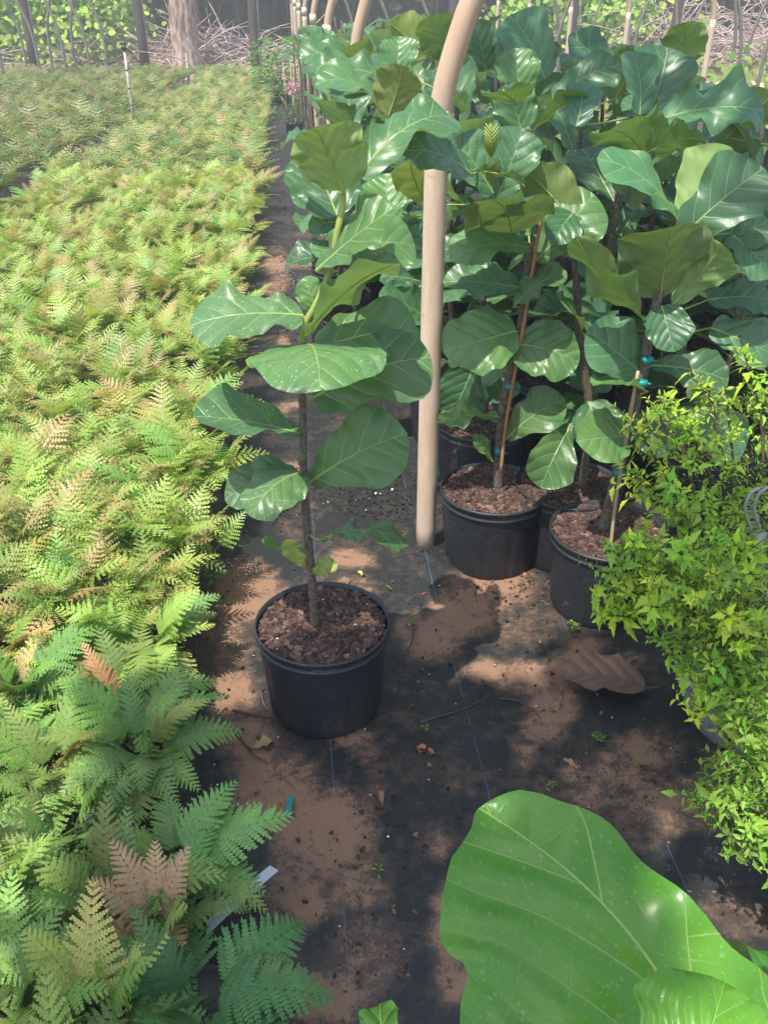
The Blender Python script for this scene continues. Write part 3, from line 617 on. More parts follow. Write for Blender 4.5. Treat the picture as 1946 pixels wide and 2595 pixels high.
# --- the block behind: grid plants, first the spine positions
LEAFV = []
rl = random.Random(11)
for i in range(9):
    kw = dict(L=1.0, prof=['fiddle', 'obov', 'fiddle', 'round', 'fiddle', 'obov', 'round', 'fiddle', 'fiddle'][i], wr=rl.uniform(.66, .86), arch=rl.uniform(.2, 1.1), cup=rl.uniform(-.1, .4), wave=rl.uniform(.02, .05), twist=rl.uniform(-.4, .4))
    LEAFV.append((leaf_mesh('leaf', seed=100 + i, nt=16, nu=8, pet=(0, -.22, -.10), rib=False, **kw)))
TRUNKM = []
for i in range(3):
    b = B(); x = y = 0; P = []
    for k in range(9):
        P.append(Vector((x, y, .25 + k * .13))); x += rl.uniform(-.018, .018); y += rl.uniform(-.018, .018)
    b.tube(P, lambda t: .014 - .005 * t, 7, jitter=.05); TRUNKM.append((b.build('trunk', M['bark']), P))
def grid_fig(lat, s, n, top, label, group, lo=True, zmin=.45, rgn=None):
    p = row(lat, s); root = thing('fiddle_leaf_fig', (p.x, p.y, 0), label, 'potted fig', group)
    if lo is not None: potted(root, lo, random.uniform(0, 6))
    tm, P = random.choice(TRUNKM); t = ob('trunk', tm, root); sc_ = top / 1.42; t.scale = (1, 1, sc_)
    az = random.uniform(0, 6.28)
    for k in range(n):
        f = k / max(1, n - 1); z = lerp(zmin, top - .08, f) + random.uniform(-.03, .03); az += 2.4 + random.uniform(-.4, .4)
        el = lerp(-.1, .95, f ** 1.5) + random.uniform(-.25, .25)
        out = Vector((math.cos(az), math.sin(az), 0)); a = (out * math.cos(el) + Vector((0, 0, math.sin(el)))).normalized()
        L = random.uniform(.20, .30) * (1.0 if f < .85 else .85)
        if rgn and random.random() < rgn: continue
        base = Vector((0, 0, z)) + a * .06; cen = base + a * L * .6 + root.location
        pr = proj(cen)
        if pr:
            bad = False
            for (hx, hy, hd, hr) in HEROS:
                if abs(pr[0] - hx) < hr + 70 and abs(pr[1] - hy) < hr + 60 and pr[2] < hd + .02: bad = True; break
            if bad: continue
            if pr[0] < 770 and cen.y < 6: continue
            if pr[0] < 725 or (pr[0] < 790 and 150 < pr[1] < 345): continue
            if pr[1] - .5 * L * FPX / pr[2] < np.interp(pr[0], SKX, SKY_): continue
        nh = Vector((0, 0, 1)) * math.cos(el) - out * math.sin(el) + Vector((random.uniform(-.3, .3), random.uniform(-.3, .3), 0))
        o = ob('leaf', random.choice(LEAFV), root); o.matrix_local = Matrix.Translation(base) @ frame(a, nh).to_4x4() @ Matrix.Scale(L, 4)
        w = random.random(); g = random.uniform(.8, 1.2)
        g *= .85 if lat > .9 else 1; o.color = (g * (1.25 if w > .85 else .92), g * (1.1 if w > .85 else 1), g * random.uniform(1.0, 1.35), 1 - random.choice([0, 0, .4, .8]))  # columns further right darkened: their shade is put into the leaf colour
    return root
# hero leaves of the rows behind, (base, tip, options); each goes to its nearest grid plant
BACK = [
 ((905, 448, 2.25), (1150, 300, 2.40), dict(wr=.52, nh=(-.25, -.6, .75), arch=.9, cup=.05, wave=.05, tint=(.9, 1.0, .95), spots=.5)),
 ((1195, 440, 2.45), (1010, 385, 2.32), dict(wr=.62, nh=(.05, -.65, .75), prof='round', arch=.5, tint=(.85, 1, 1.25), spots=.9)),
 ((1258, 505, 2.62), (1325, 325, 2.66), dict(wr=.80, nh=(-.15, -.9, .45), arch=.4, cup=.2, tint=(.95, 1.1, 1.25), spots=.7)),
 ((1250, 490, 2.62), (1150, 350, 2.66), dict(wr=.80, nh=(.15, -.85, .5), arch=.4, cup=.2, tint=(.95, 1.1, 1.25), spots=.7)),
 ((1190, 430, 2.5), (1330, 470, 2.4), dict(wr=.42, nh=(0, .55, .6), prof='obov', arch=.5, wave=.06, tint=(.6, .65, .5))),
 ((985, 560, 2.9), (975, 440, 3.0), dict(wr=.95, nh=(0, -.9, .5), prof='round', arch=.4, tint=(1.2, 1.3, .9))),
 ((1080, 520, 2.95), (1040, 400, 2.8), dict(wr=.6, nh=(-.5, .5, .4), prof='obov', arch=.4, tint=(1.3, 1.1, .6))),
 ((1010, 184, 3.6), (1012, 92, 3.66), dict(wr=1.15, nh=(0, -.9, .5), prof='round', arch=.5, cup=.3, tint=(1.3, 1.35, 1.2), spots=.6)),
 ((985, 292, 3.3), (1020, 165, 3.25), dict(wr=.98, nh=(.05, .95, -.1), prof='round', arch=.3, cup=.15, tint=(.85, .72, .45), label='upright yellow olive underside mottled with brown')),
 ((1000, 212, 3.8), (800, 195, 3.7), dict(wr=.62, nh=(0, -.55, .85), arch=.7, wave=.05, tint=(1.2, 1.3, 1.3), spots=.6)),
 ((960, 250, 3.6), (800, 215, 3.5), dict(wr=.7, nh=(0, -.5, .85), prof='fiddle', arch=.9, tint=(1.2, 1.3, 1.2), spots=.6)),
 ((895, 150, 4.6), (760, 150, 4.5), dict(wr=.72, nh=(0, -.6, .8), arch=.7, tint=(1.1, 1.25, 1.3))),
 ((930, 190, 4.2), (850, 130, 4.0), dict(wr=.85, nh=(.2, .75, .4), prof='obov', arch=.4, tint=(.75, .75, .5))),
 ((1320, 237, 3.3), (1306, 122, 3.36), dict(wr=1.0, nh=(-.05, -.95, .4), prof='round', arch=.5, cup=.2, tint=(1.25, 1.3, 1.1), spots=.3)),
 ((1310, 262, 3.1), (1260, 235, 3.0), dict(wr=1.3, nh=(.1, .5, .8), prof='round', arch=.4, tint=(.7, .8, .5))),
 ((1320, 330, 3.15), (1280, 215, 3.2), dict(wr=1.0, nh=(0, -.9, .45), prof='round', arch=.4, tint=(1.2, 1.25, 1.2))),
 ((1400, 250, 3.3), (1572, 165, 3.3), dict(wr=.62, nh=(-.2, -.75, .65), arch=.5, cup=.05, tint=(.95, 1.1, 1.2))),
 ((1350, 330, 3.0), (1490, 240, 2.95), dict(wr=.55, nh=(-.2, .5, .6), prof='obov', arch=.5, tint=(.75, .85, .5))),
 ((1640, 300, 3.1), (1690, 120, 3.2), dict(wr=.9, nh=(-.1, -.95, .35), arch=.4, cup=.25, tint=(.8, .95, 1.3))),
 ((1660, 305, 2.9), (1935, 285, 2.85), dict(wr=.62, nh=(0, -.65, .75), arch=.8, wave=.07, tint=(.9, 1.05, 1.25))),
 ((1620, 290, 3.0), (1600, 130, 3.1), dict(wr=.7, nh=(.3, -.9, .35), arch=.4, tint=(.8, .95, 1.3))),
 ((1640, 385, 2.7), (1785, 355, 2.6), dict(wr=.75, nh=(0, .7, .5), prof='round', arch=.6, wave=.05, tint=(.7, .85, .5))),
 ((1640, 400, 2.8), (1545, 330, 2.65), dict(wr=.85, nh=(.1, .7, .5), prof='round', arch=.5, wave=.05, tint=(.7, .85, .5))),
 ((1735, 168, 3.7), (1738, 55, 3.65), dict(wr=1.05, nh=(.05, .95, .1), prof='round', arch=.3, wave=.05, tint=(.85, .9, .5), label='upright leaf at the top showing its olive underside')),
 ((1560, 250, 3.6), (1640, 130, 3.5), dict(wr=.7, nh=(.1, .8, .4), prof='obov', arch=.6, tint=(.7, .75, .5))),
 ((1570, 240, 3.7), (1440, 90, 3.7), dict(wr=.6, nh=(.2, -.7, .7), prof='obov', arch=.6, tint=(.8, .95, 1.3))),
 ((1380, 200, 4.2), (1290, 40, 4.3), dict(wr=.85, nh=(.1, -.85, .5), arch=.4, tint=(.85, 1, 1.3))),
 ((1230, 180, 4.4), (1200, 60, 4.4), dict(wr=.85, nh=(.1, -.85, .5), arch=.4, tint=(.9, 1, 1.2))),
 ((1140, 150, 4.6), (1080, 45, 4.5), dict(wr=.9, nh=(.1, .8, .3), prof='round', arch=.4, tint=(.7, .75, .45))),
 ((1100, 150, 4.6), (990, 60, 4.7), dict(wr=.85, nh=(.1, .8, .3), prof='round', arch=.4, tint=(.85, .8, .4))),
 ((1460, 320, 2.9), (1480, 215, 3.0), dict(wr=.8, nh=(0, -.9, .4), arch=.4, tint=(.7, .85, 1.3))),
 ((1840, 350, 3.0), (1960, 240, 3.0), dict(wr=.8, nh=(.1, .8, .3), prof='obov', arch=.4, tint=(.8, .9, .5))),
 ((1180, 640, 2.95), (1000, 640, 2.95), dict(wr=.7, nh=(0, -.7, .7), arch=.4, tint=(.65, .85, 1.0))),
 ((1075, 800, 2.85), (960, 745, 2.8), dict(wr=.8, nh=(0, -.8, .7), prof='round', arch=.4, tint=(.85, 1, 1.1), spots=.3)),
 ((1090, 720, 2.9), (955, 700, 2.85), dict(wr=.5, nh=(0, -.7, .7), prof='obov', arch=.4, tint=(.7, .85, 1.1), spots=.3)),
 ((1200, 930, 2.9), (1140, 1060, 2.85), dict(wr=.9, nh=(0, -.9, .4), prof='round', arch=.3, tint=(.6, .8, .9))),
 ((1190, 560, 2.9), (1330, 600, 2.85), dict(wr=.6, nh=(0, -.7, .7), arch=.4, tint=(.65, .85, 1.1))),
]
SKX = [700, 760, 900, 1000, 1100, 1250, 1330, 1380, 1420, 1500, 1560, 1640, 1700, 1780, 1850, 1946]; SKY_ = [90, 60, 35, 15, 25, 15, 30, 95, 60, 110, 90, 120, 90, 160, 190, 200]   # how tall the crowns stand along the block
cells = []
for ci, lat in enumerate([.66, 1.08, 1.50, 1.92, 2.34, 2.76, .30]):
    smin = [3.02, 2.98, 2.75, 2.75, 3.0, 4.2, 4.3][ci]
    smax = [12.8, 9.0, 6.2, 5.2, 5.0, 5.2, 12.8][ci]
    s = smin; r = 0
    while s < smax:
        cells.append((lat + (.0 if r % 2 else .05) + random.uniform(-.03, .03), s + random.uniform(-.03, .03)))
        s += .46 if s < 7 else .62; r += 1
roots = []
hero_plan = {}
for (b, t, kw) in BACK:
    bp = aty(*b); j = min(range(len(cells)), key=lambda q: (row(*cells[q]) - Vector((bp.x, bp.y, 0))).length + (0 if row(*cells[q]).y > bp.y - .15 else .3))
    hero_plan.setdefault(j, []).append((b, t, kw))
dummy = []
for j, (lat, s) in enumerate(cells):   # register hero leaves first so that no random leaf grows in front of them
    for (b, t, kw) in hero_plan.get(j, []):
        q = proj((aty(*b) + aty(*t)) / 2); HEROS.append((q[0], q[1], q[2], math.dist(b[:2], t[:2]) * .45))
for j, (lat, s) in enumerate(cells):
    near = s < 3.9
    n = 23 if s < 5 else (12 if s < 8 else 9)
    top = 1.47 + random.uniform(-.08, .06)
    if lat > 1.3: top -= .06
    if lat > 1.8: top -= .06
    if lat < .5: top -= .16
    if lat > 2.6: top -= .14
    lab = 'tall fiddle leaf fig crowded in the rows behind the tan post'
    root = grid_fig(lat, s, n, top, lab, G_ROW, lo=(not near) if s < 6 else None, zmin=.42 if s < 5 else .8)
    roots.append(root); sp = [root.location + Vector((0, 0, z)) for z in np.linspace(.4, top, 10)]
    for (b, t, kw) in hero_plan.get(j, []): hl(root, sp, b, t, **kw)
# leaf bud on the plant behind the post
def bud():
    j = min(roots, key=lambda r: (r.location - Vector((.36, 2.7, 0))).length)
    p0 = aty(1250, 462, 2.6); p1 = aty(1244, 395, 2.6); p2 = aty(1243, 312, 2.58); b = B()
    L = (p2 - p1).length; b.tube([p0 - j.location, p1 - j.location], .006, 7, mi=1)
    P = [lerp(p1, p2, i / 10) - j.location for i in range(11)]
    b.tube(P, lambda t: max(.001, .019 * math.sin(math.pi * (t * .93 + .05)) ** .8), 12, tint=(.26, .34, .07))
    for k in range(7):   # ribs wrapping the rolled leaf
        f = .15 + k * .1; c = lerp(p1, p2, f) - j.location; rr = .0195 * math.sin(math.pi * (f * .93 + .05)) ** .8
        b.tube([c + Vector((math.cos(a) * rr, -abs(math.sin(a)) * rr, .020 * abs(math.cos(a)))) for a in np.linspace(0, math.pi, 9)], .0014, 5, tint=(.55, .62, .2))
    ob('leaf_bud', b.build('leaf_bud', [M['lime'], M['green_stem']], True), j)
bud()

# fig beside the photographer, whose leaves fill the lower right corner
def fig_corner():
    root = thing('fiddle_leaf_fig', (.62, .28, 0), 'fig at the lower right corner with one huge bright leaf over the path', 'potted fig')
    potted(root, True); pts = [Vector((.62, .28, .25)), Vector((.60, .27, .5)), Vector((.58, .28, .75)), Vector((.55, .28, .95))]
    stem_part(root, 'trunk', pts, .014, .010, M['bark'], 10)
    hero_leaf(root, pts[-1], (1850, 2800, .40), (1213, 2048, .62), wr=1.0, nh=(-.12, -.42, 1), arch=.35, cup=.06, wave=.026, hi=True, mat=M['fig_big'], tint=(1.3, 1.25, 1), spots=.3, seed=5,
        side=.17, profR=[(0, .02), (.04, .2), (.1, .27), (.2, .255), (.4, .195), (.555, .19), (.68, .18), (.81, .175), (.9, .155), (.96, .118), (.985, .07), (.995, .035), (1, .01)],
        prof=[(0, .02), (.05, .36), (.12, .54), (.3, .62), (.5, .615), (.63, .55), (.67, .45), (.70, .41), (.74, .40), (.80, .365), (.88, .28), (.93, .205), (.948, .165), (.958, .09), (.975, .055), (.99, .035), (1, .01)], label='huge glossy leaf with pale veins and dried water spots')
    hero_leaf(root, pts[-1], (1765, 2760, .33), (1835, 2488, .395), wr=1.35, nh=(-.1, -.5, 1), arch=.9, cup=-.1, wave=.02, hi=True, mat=M['fig_big'], prof='round', tint=(1.5, 1.3, .9), spots=.2)
    hero_leaf(root, pts[-1], (2060, 2500, .5), (1915, 2425, .62), wr=.7, nh=(-.1, -.4, 1), mat=M['fig_big'], tint=(.8, .9, .9))
    hero_leaf(root, pts[0], (985, 2720, .42), (962, 2545, .50), wr=.45, nh=(-.1, -.6, 1), prof='obov', mat=M['fig_big'], tint=(.6, .6, .8))
fig_corner()

# ================================================================== FERNS
def frond_geo(b, L, el0, curl, M0, tint, n=14, dens=1.0, quad=False, tipt=None, wid=.31, seed=0):
    """a bipinnate frond, base at the origin, growing along +X and arching over"""
    rg = random.Random(seed); S = 24; pts = []; x = z = 0.0
    for i in range(S + 1):
        t = i / S; pts.append((x, z, el0 - curl * t)); a = el0 - curl * t; x += math.cos(a) * L / S; z += math.sin(a) * L / S
    def spine(t):
        f = min(t, .9999) * S; i = int(f); f -= i; p, q = pts[i], pts[i + 1]
        return Vector((lerp(p[0], q[0], f), 0, lerp(p[1], q[1], f))), lerp(p[2], q[2], f)
    V = []; F = []; T = []
    def emit(P, tn):
        o = len(V); V.extend(M0 @ p for p in P); F.append(tuple(range(o, o + len(P)))); T.extend([tn] * len(P))
    # rachis
    for i in range(S):
        (p, a), (q, a2) = spine(i / S), spine((i + 1) / S); w = L * .006 * (1 - i / S) + .0006
        emit([p + Vector((0, -w, 0)), p + Vector((0, w, 0)), q + Vector((0, w * .9, 0)), q + Vector((0, -w * .9, 0))], (.35, .30, .16))
    for k in range(n):
        f = k / n; t = .24 + .76 * (1 - (1 - f) ** 1.12); p, a = spine(t)
        pl = L * wid * (1 - f) ** .85 * (.84 + .16 * math.sin(min(1, f * 5) * math.pi / 2)) + L * .012
        tang = Vector((math.cos(a), 0, math.sin(a))); nor = Vector((-math.sin(a), 0, math.cos(a)))
        for sd in (-1, 1):
            sweep = lerp(.28, .75, f) + rg.uniform(-.07, .07); lift = rg.uniform(-.12, .16)
            d = (tang * math.sin(sweep) + Vector((0, sd, 0)) * math.cos(sweep) + nor * lift).normalized()
            m = max(3, int((11 * (1 - f) ** .7 + 2) * dens)); pw = pl * (.175 if quad else .20) + L * .007
            side = (tang - d * tang.dot(d)).normalized(); nn = d.cross(side) * (1 if sd < 0 else -1)
            if nn.z < 0: nn = -nn
            tn0 = tint if tipt is None else tuple(lerp(x, y, min(1, f * 1.2)) for x, y in zip(tint, tipt))
            for j in range(m):
                g = (j + .5) / m; c0 = p + d * (pl * (j + .15) / m) - nn * (g * g * pl * .12) + side * (pl * .06 * g * g)
                w = pw * (1 - .72 * g) * rg.uniform(.85, 1.1); st = pl / m * .60
                for s2 in (-1, 1):
                    e = (side * s2 + d * .45).normalized(); q = c0 + e * w - nn * w * .12
                    tn = tuple(x * rg.uniform(.88, 1.12) for x in tn0)
                    if quad: emit([c0 - d * st * .7, q - d * st * .25, q + d * st * .5, c0 + d * st], tn)
                    else: emit([c0 - d * st * .75, c0 + e * w * .5 - d * st * .95 + nn * w * .06, q - d * st * .45, q + e * w * .10 + d * st * .18, c0 + e * w * .55 + d * st * .95 + nn * w * .06, c0 + d * st * .85], tn)
            e_ = p + d * pl; emit([e_ - d * pw * .5 - side * pw * .18, e_ - d * pw * .5 + side * pw * .18, e_ + d * pw * .25], tn0)
    # winding up: make faces look upwards is not needed (both sides shade alike)
    b.V += [tuple(v) for v in V]; b.F += [tuple(i + (len(b.V) - len(V)) for i in f) for f in F]; b.T += T; b.MI += [0] * len(F)
I4 = Matrix.Identity(4)
FR = []   # stand-alone frond meshes for the near ferns, 1 m long
for i in range(8):
    b = B(); frond_geo(b, 1.0, [1.15, 1.0, .8, 1.25, .6, .9, 1.35, 1.1][i], [1.3, 1.1, .9, 1.0, .8, 1.4, .7, 1.6][i], I4, (1, 1, 1), n=13, dens=.85, seed=i, tipt=[(1.2, 1.15, 1.0), (1.1, 1.1, 1), (1.25, 1.1, 1.0), (1.15, 1.15, 1), (1.2, 1.1, 1), (1.1, 1.1, 1.1), (1.3, 1.1, 1.05), (1.15, 1.1, 1)][i], wid=[.33, .30, .36, .3, .34, .31, .28, .33][i])
    FR.append(b.build('frond', M['frond'], True, smooth=False))
GREENS = [(.085, .20, .065), (.13, .265, .075), (.20, .325, .080), (.26, .365, .085), (.32, .40, .10), (.38, .43, .115)]
BRONZE = [(.38, .28, .13), (.42, .34, .15), (.36, .25, .13), (.40, .38, .13)]
BTIP = (.42, .27, .13)
SMALLPOT = B(); SMALLPOT.lathe([(.0, .004), (.065, .002), (.080, .14), (.086, .142), (.086, .15), (.080, .15), (.078, .135), (0, .135)], 20); SMALLPOT = SMALLPOT.build('pot', M['pot'])
def near_fern(loc, label, group=None, n=14, L=.25, pal=None, bronze=.15, h0=.16, tint=1.0, fixed=None, lo_el=.0):
    root = thing('fern', loc, label, 'fern', group); ob('pot', SMALLPOT, root)
    az = random.uniform(0, 6.28)
    for k in range(n):
        az += 2.4 + random.uniform(-.3, .3); f = k / n
        o = ob('frond', FR[random.choice([0, 1, 5, 7] if f < .55 else [3, 6, 0, 2])], root)
        l = L * random.uniform(.72, 1.15); o.scale = (l, l * random.uniform(.7, 1.1), l * random.uniform(.8, 1.15))
        o.rotation_euler = (random.uniform(-.35, .35), random.uniform(-.12, .35) - (-.15 if f < .3 else (0 if f < .55 else .15)) + lo_el, az); o.location = (math.cos(az) * .012, math.sin(az) * .012, h0 - .01)
        c = random.choice(pal or GREENS); c = tuple(lerp(x, y, .35) for x, y in zip(c, (.25, .355, .088))) if len(pal or GREENS) > 2 else c
        if random.random() < bronze and f > .45: c = random.choice(BRONZE)
        if c in BRONZE: o.scale = (l * .92, l * .62, l)
        o.color = tuple(x * tint * random.uniform(.85, 1.15) for x in c) + (1,)
    for (az2, tilt, l, mi, col) in (fixed or []):
        o = ob('frond', FR[mi], root); o.scale = (l, l, l); o.rotation_euler = (0, tilt, az2); o.location = (0, 0, h0); o.color = tuple(col) + (1,)
    return root
FERNM = []
for i in range(12):
    b = B(); rg = random.Random(40 + i); az = 0
    nf = 30; base = (.245, .355, .075)
    for k in range(nf):
        az += 2.4 + rg.uniform(-.3, .3); f = k / nf; L = rg.uniform(.14, .245)
        c = tuple(lerp(x, y, rg.uniform(0, .7)) for x, y in zip(base, rg.choice(GREENS)))
        tip = tuple(x * 1.2 for x in c)
        if rg.random() < .30: tip = tuple(lerp(x, y, rg.uniform(.3, 1)) for x, y in zip(c, BTIP))
        if f > .7 and rg.random() < .40: c = tuple(lerp(x, y, .5) for x, y in zip(c, rg.choice(BRONZE))); tip = BTIP
        rr_ = rg.uniform(0, .10); aa = rg.uniform(0, 6.28)
        Mx = Matrix.Translation((rr_ * math.cos(aa), rr_ * math.sin(aa), .13 + .04 * rg.random())) @ Matrix.Rotation(az, 4, 'Z') @ Matrix.Rotation(rg.uniform(-.35, .2), 4, 'Y') @ Matrix.Rotation(rg.uniform(-.4, .4), 4, 'X')
        frond_geo(b, L, lerp(.8, 1.4, rg.random()), rg.uniform(.6, 1.7), Mx, c, n=11, dens=.62, quad=True, seed=i * 50 + k, tipt=tip, wid=rg.uniform(.24, .36))
    FERNM.append(b.build('fern', M['frond'], True, smooth=False))
def lit_tone():
    g = random.uniform(1.0, 1.14); return (g * random.uniform(.98, 1.08), g, g * random.uniform(.95, 1.03), 1)
# edge of the main bed in row coordinates: lateral -2.10 .. -0.42 (fronds reach past it)
EDGE_R, EDGE_L = -.40, -2.02
nf_ind = 0
s = .35; r = 0
far_b = []
while s < 19.2:
    step = .205 if s < 1.6 else .225 if s < 3 else (.27 if s < 9 else .34)
    lat = EDGE_R + .017 * max(0, s - 2) - (0.09 if r % 2 else 0)
    if s < 1.55: lat -= .04
    while lat > (-2.18 + .075 * (s - 7) + (.14 if s < 8 else .02) if s > 5.5 else -2.15) - .02:
        la = lat + random.uniform(-.03, .03); ss = s + random.uniform(-.03, .03); p = row(la, ss)
        pr = proj(p + Vector((0, 0, .3)))
        vis = pr and -260 < pr[0] < 2100 and pr[1] < 2900
        if vis:
            if 440 < pr[0] < 800 and 2130 < pr[1] < 2480: lat -= step * 1.02; continue
            if s < 2.1:
                edge = lat > EDGE_R - .15
                lab = 'green fern at the edge of the big bed, leaning over the path' if edge else 'yellow green fern with bronze new fronds packed inside the near bed'
                deep = proj(p)[1] > 1750 and la > -.75
                near_fern((p.x, p.y, 0), lab, 'ferns in the big bed beside the path' if not edge else 'ferns along the path edge of the big bed', n=22, L=.255, pal=GREENS[:3] if deep else GREENS[1:], bronze=.08 if edge else .24, h0=random.uniform(.13, .17))
                nf_ind += 1
            elif s < 8.6:
                o = ob('fern', random.choice(FERNM), None, (p.x, p.y, random.uniform(-.02, .03)), 'small fern with bronze tips packed in the big bed further back', 'fern', 'ferns in the big bed further back')
                o.rotation_euler.z = random.uniform(0, 6.28); k = random.uniform(1.08, 1.32); o.scale = (k, k, k * .95); o.color = lit_tone(); nf_ind += 1
            else: far_b.append((p, random.uniform(1.2, 1.5)))
        lat -= step * 1.02
    s += step * .98; r += 1
# second bed, left of the narrow gap
s = 4.0
while s < 18.8:
    step = .33 if s < 9 else .42; lat = -2.18 + .065 * (s - 7) - (.34 if s < 9 else .17)
    while lat > -8.0:
        la = lat + random.uniform(-.05, .05); p = row(la, s + random.uniform(-.05, .05)); pr = proj(p + Vector((0, 0, .4)))
        if pr and -150 < pr[0] < 2000:
            if s < 8.2 and nf_ind < 292:
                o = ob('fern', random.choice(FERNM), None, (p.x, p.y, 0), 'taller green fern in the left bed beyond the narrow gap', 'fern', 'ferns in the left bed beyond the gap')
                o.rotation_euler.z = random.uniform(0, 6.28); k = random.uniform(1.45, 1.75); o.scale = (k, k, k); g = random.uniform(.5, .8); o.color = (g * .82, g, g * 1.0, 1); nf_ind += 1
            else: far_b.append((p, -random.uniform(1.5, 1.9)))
        lat -= step * 1.05
    s += step
print('individual ferns', nf_ind, 'far', len(far_b))
for _s in np.arange(6.4, 13.5, .42):
    for _l in np.arange(2.9, 9.0, .42):
        p = row(_l + random.uniform(-.06, .06), _s + random.uniform(-.06, .06)); far_b.append((p, random.uniform(1.1, 1.5)))
def far_ferns():
    # the far end of both beds, where no single plant can be told from the next
    src = []
    for i in range(5):
        b = B(); rg = random.Random(70 + i); az = 0
        for k in range(10):
            az += 2.4; c = rg.choice(GREENS[1:]); c = rg.choice(BRONZE) if k > 7 else c
            Mx = Matrix.Translation((0, 0, .1)) @ Matrix.Rotation(az, 4, 'Z') @ Matrix.Rotation(rg.uniform(-.3, .15), 4, 'Y')
            frond_geo(b, rg.uniform(.22, .30), lerp(.9, 1.35, k / 10), 1.2, Mx, c, n=8, dens=.42, quad=True, seed=i * 31 + k)
        src.append(b)
    V = []; F = []; T = []
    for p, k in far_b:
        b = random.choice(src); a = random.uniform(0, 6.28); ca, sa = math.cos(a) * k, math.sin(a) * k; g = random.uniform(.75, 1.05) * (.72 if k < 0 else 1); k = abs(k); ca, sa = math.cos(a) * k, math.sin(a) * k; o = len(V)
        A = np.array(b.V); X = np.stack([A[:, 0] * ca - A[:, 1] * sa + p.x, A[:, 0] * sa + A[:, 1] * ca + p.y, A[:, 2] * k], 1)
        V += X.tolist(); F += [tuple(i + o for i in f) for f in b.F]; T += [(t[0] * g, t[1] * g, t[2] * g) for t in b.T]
    me = mesh('fern_bed', V, F, [M['frond']], T, None, None, False)
    o = ob('fern_bed', me, label='distant mass of ferns filling the far end of both beds', cat='ferns', kind='stuff')
far_ferns()
# named ferns in the lower left corner
def fern_at(px, py, z=.30): p = at(px, py, z); return (p.x, p.y, 0)
near_fern(fern_at(500, 2545, .16), 'dark green fern at the bottom path edge, just below the white strip', None, n=9, L=.22, pal=GREENS[:1], bronze=0,
    fixed=[(-.05, .40, .27, 0, (.075, .20, .06)), (-.55, .45, .27, 1, (.07, .19, .06)), (-1.1, .5, .24, 5, (.07, .18, .06))])
near_fern(fern_at(400, 2330, .20), 'pinkish bronze fern with salmon fronds beside the white strip', None, n=6, L=.20, pal=GREENS[1:3], bronze=.3,
    fixed=[(.9, .0, .19, 6, (.42, .30, .19)), (1.7, .05, .18, 6, (.44, .33, .20)), (2.4, .1, .21, 6, (.42, .30, .18)), (3.0, .2, .19, 6, (.40, .28, .16)), (-.9, .3, .17, 6, (.38, .26, .14))])
near_fern(fern_at(235, 2560, .20), 'yellow fern with one tall upright golden frond in the bottom corner', None, n=9, L=.22, pal=[(.16, .30, .07), (.3, .38, .09)], bronze=0,
    fixed=[(1.55, -.10, .27, 6, (.42, .44, .15)), (2.6, 0, .22, 3, (.36, .42, .13)), (.5, 0, .22, 3, (.32, .40, .12))])
near_fern(fern_at(440, 2165, .20), 'bright green fern spreading a wide frond towards the path above the white strip', None, n=10, L=.21, pal=GREENS[1:3], bronze=0,
    fixed=[(.30, .10, .27, 2, (.19, .38, .11)), (.9, 0, .22, 1, (.16, .32, .09)), (-.3, .25, .22, 5, (.16, .32, .09))])

# ================================================================== LIME SHRUBS
def lime_leaf(b, p, d, nrm, L, col, lob=1):
    """small leaf: lance shaped and toothed (lob), or plain ovate"""
    d = d.normalized(); s = d.cross(nrm); s = s.normalized() if s.length > 1e-4 else d.orthogonal().normalized(); n = s.cross(d)
    pr = [(0, 0), (.20, .06), (.34, .16), (.40, .25), (.48, .15), (.58, .21), (.66, .11), (.80, .09), (1, 0)] if lob else [(0, 0), (.15, .11), (.38, .21), (.6, .20), (.82, .10), (1, 0)]
    f = .2 + random.random() * .35
    m = len(pr); L_ = []; R_ = []; mid = []
    for t, w in pr:
        c = p + d * (L * t) - n * (L * f * t * t); L_.append(c + s * (L * w) + n * (L * w * .3)); R_.append(c - s * (L * w) + n * (L * w * .3)); mid.append(c)
    F = []
    for i in range(m - 1):
        F.append((2 * m + i, 2 * m + i + 1, i + 1, i)); F.append((2 * m + i + 1, 2 * m + i, m + i, m + i + 1))
    b.add(L_ + R_ + mid, F, col)
LIMES = [(.33, .50, .05), (.27, .44, .05), (.40, .54, .055), (.21, .38, .045)]
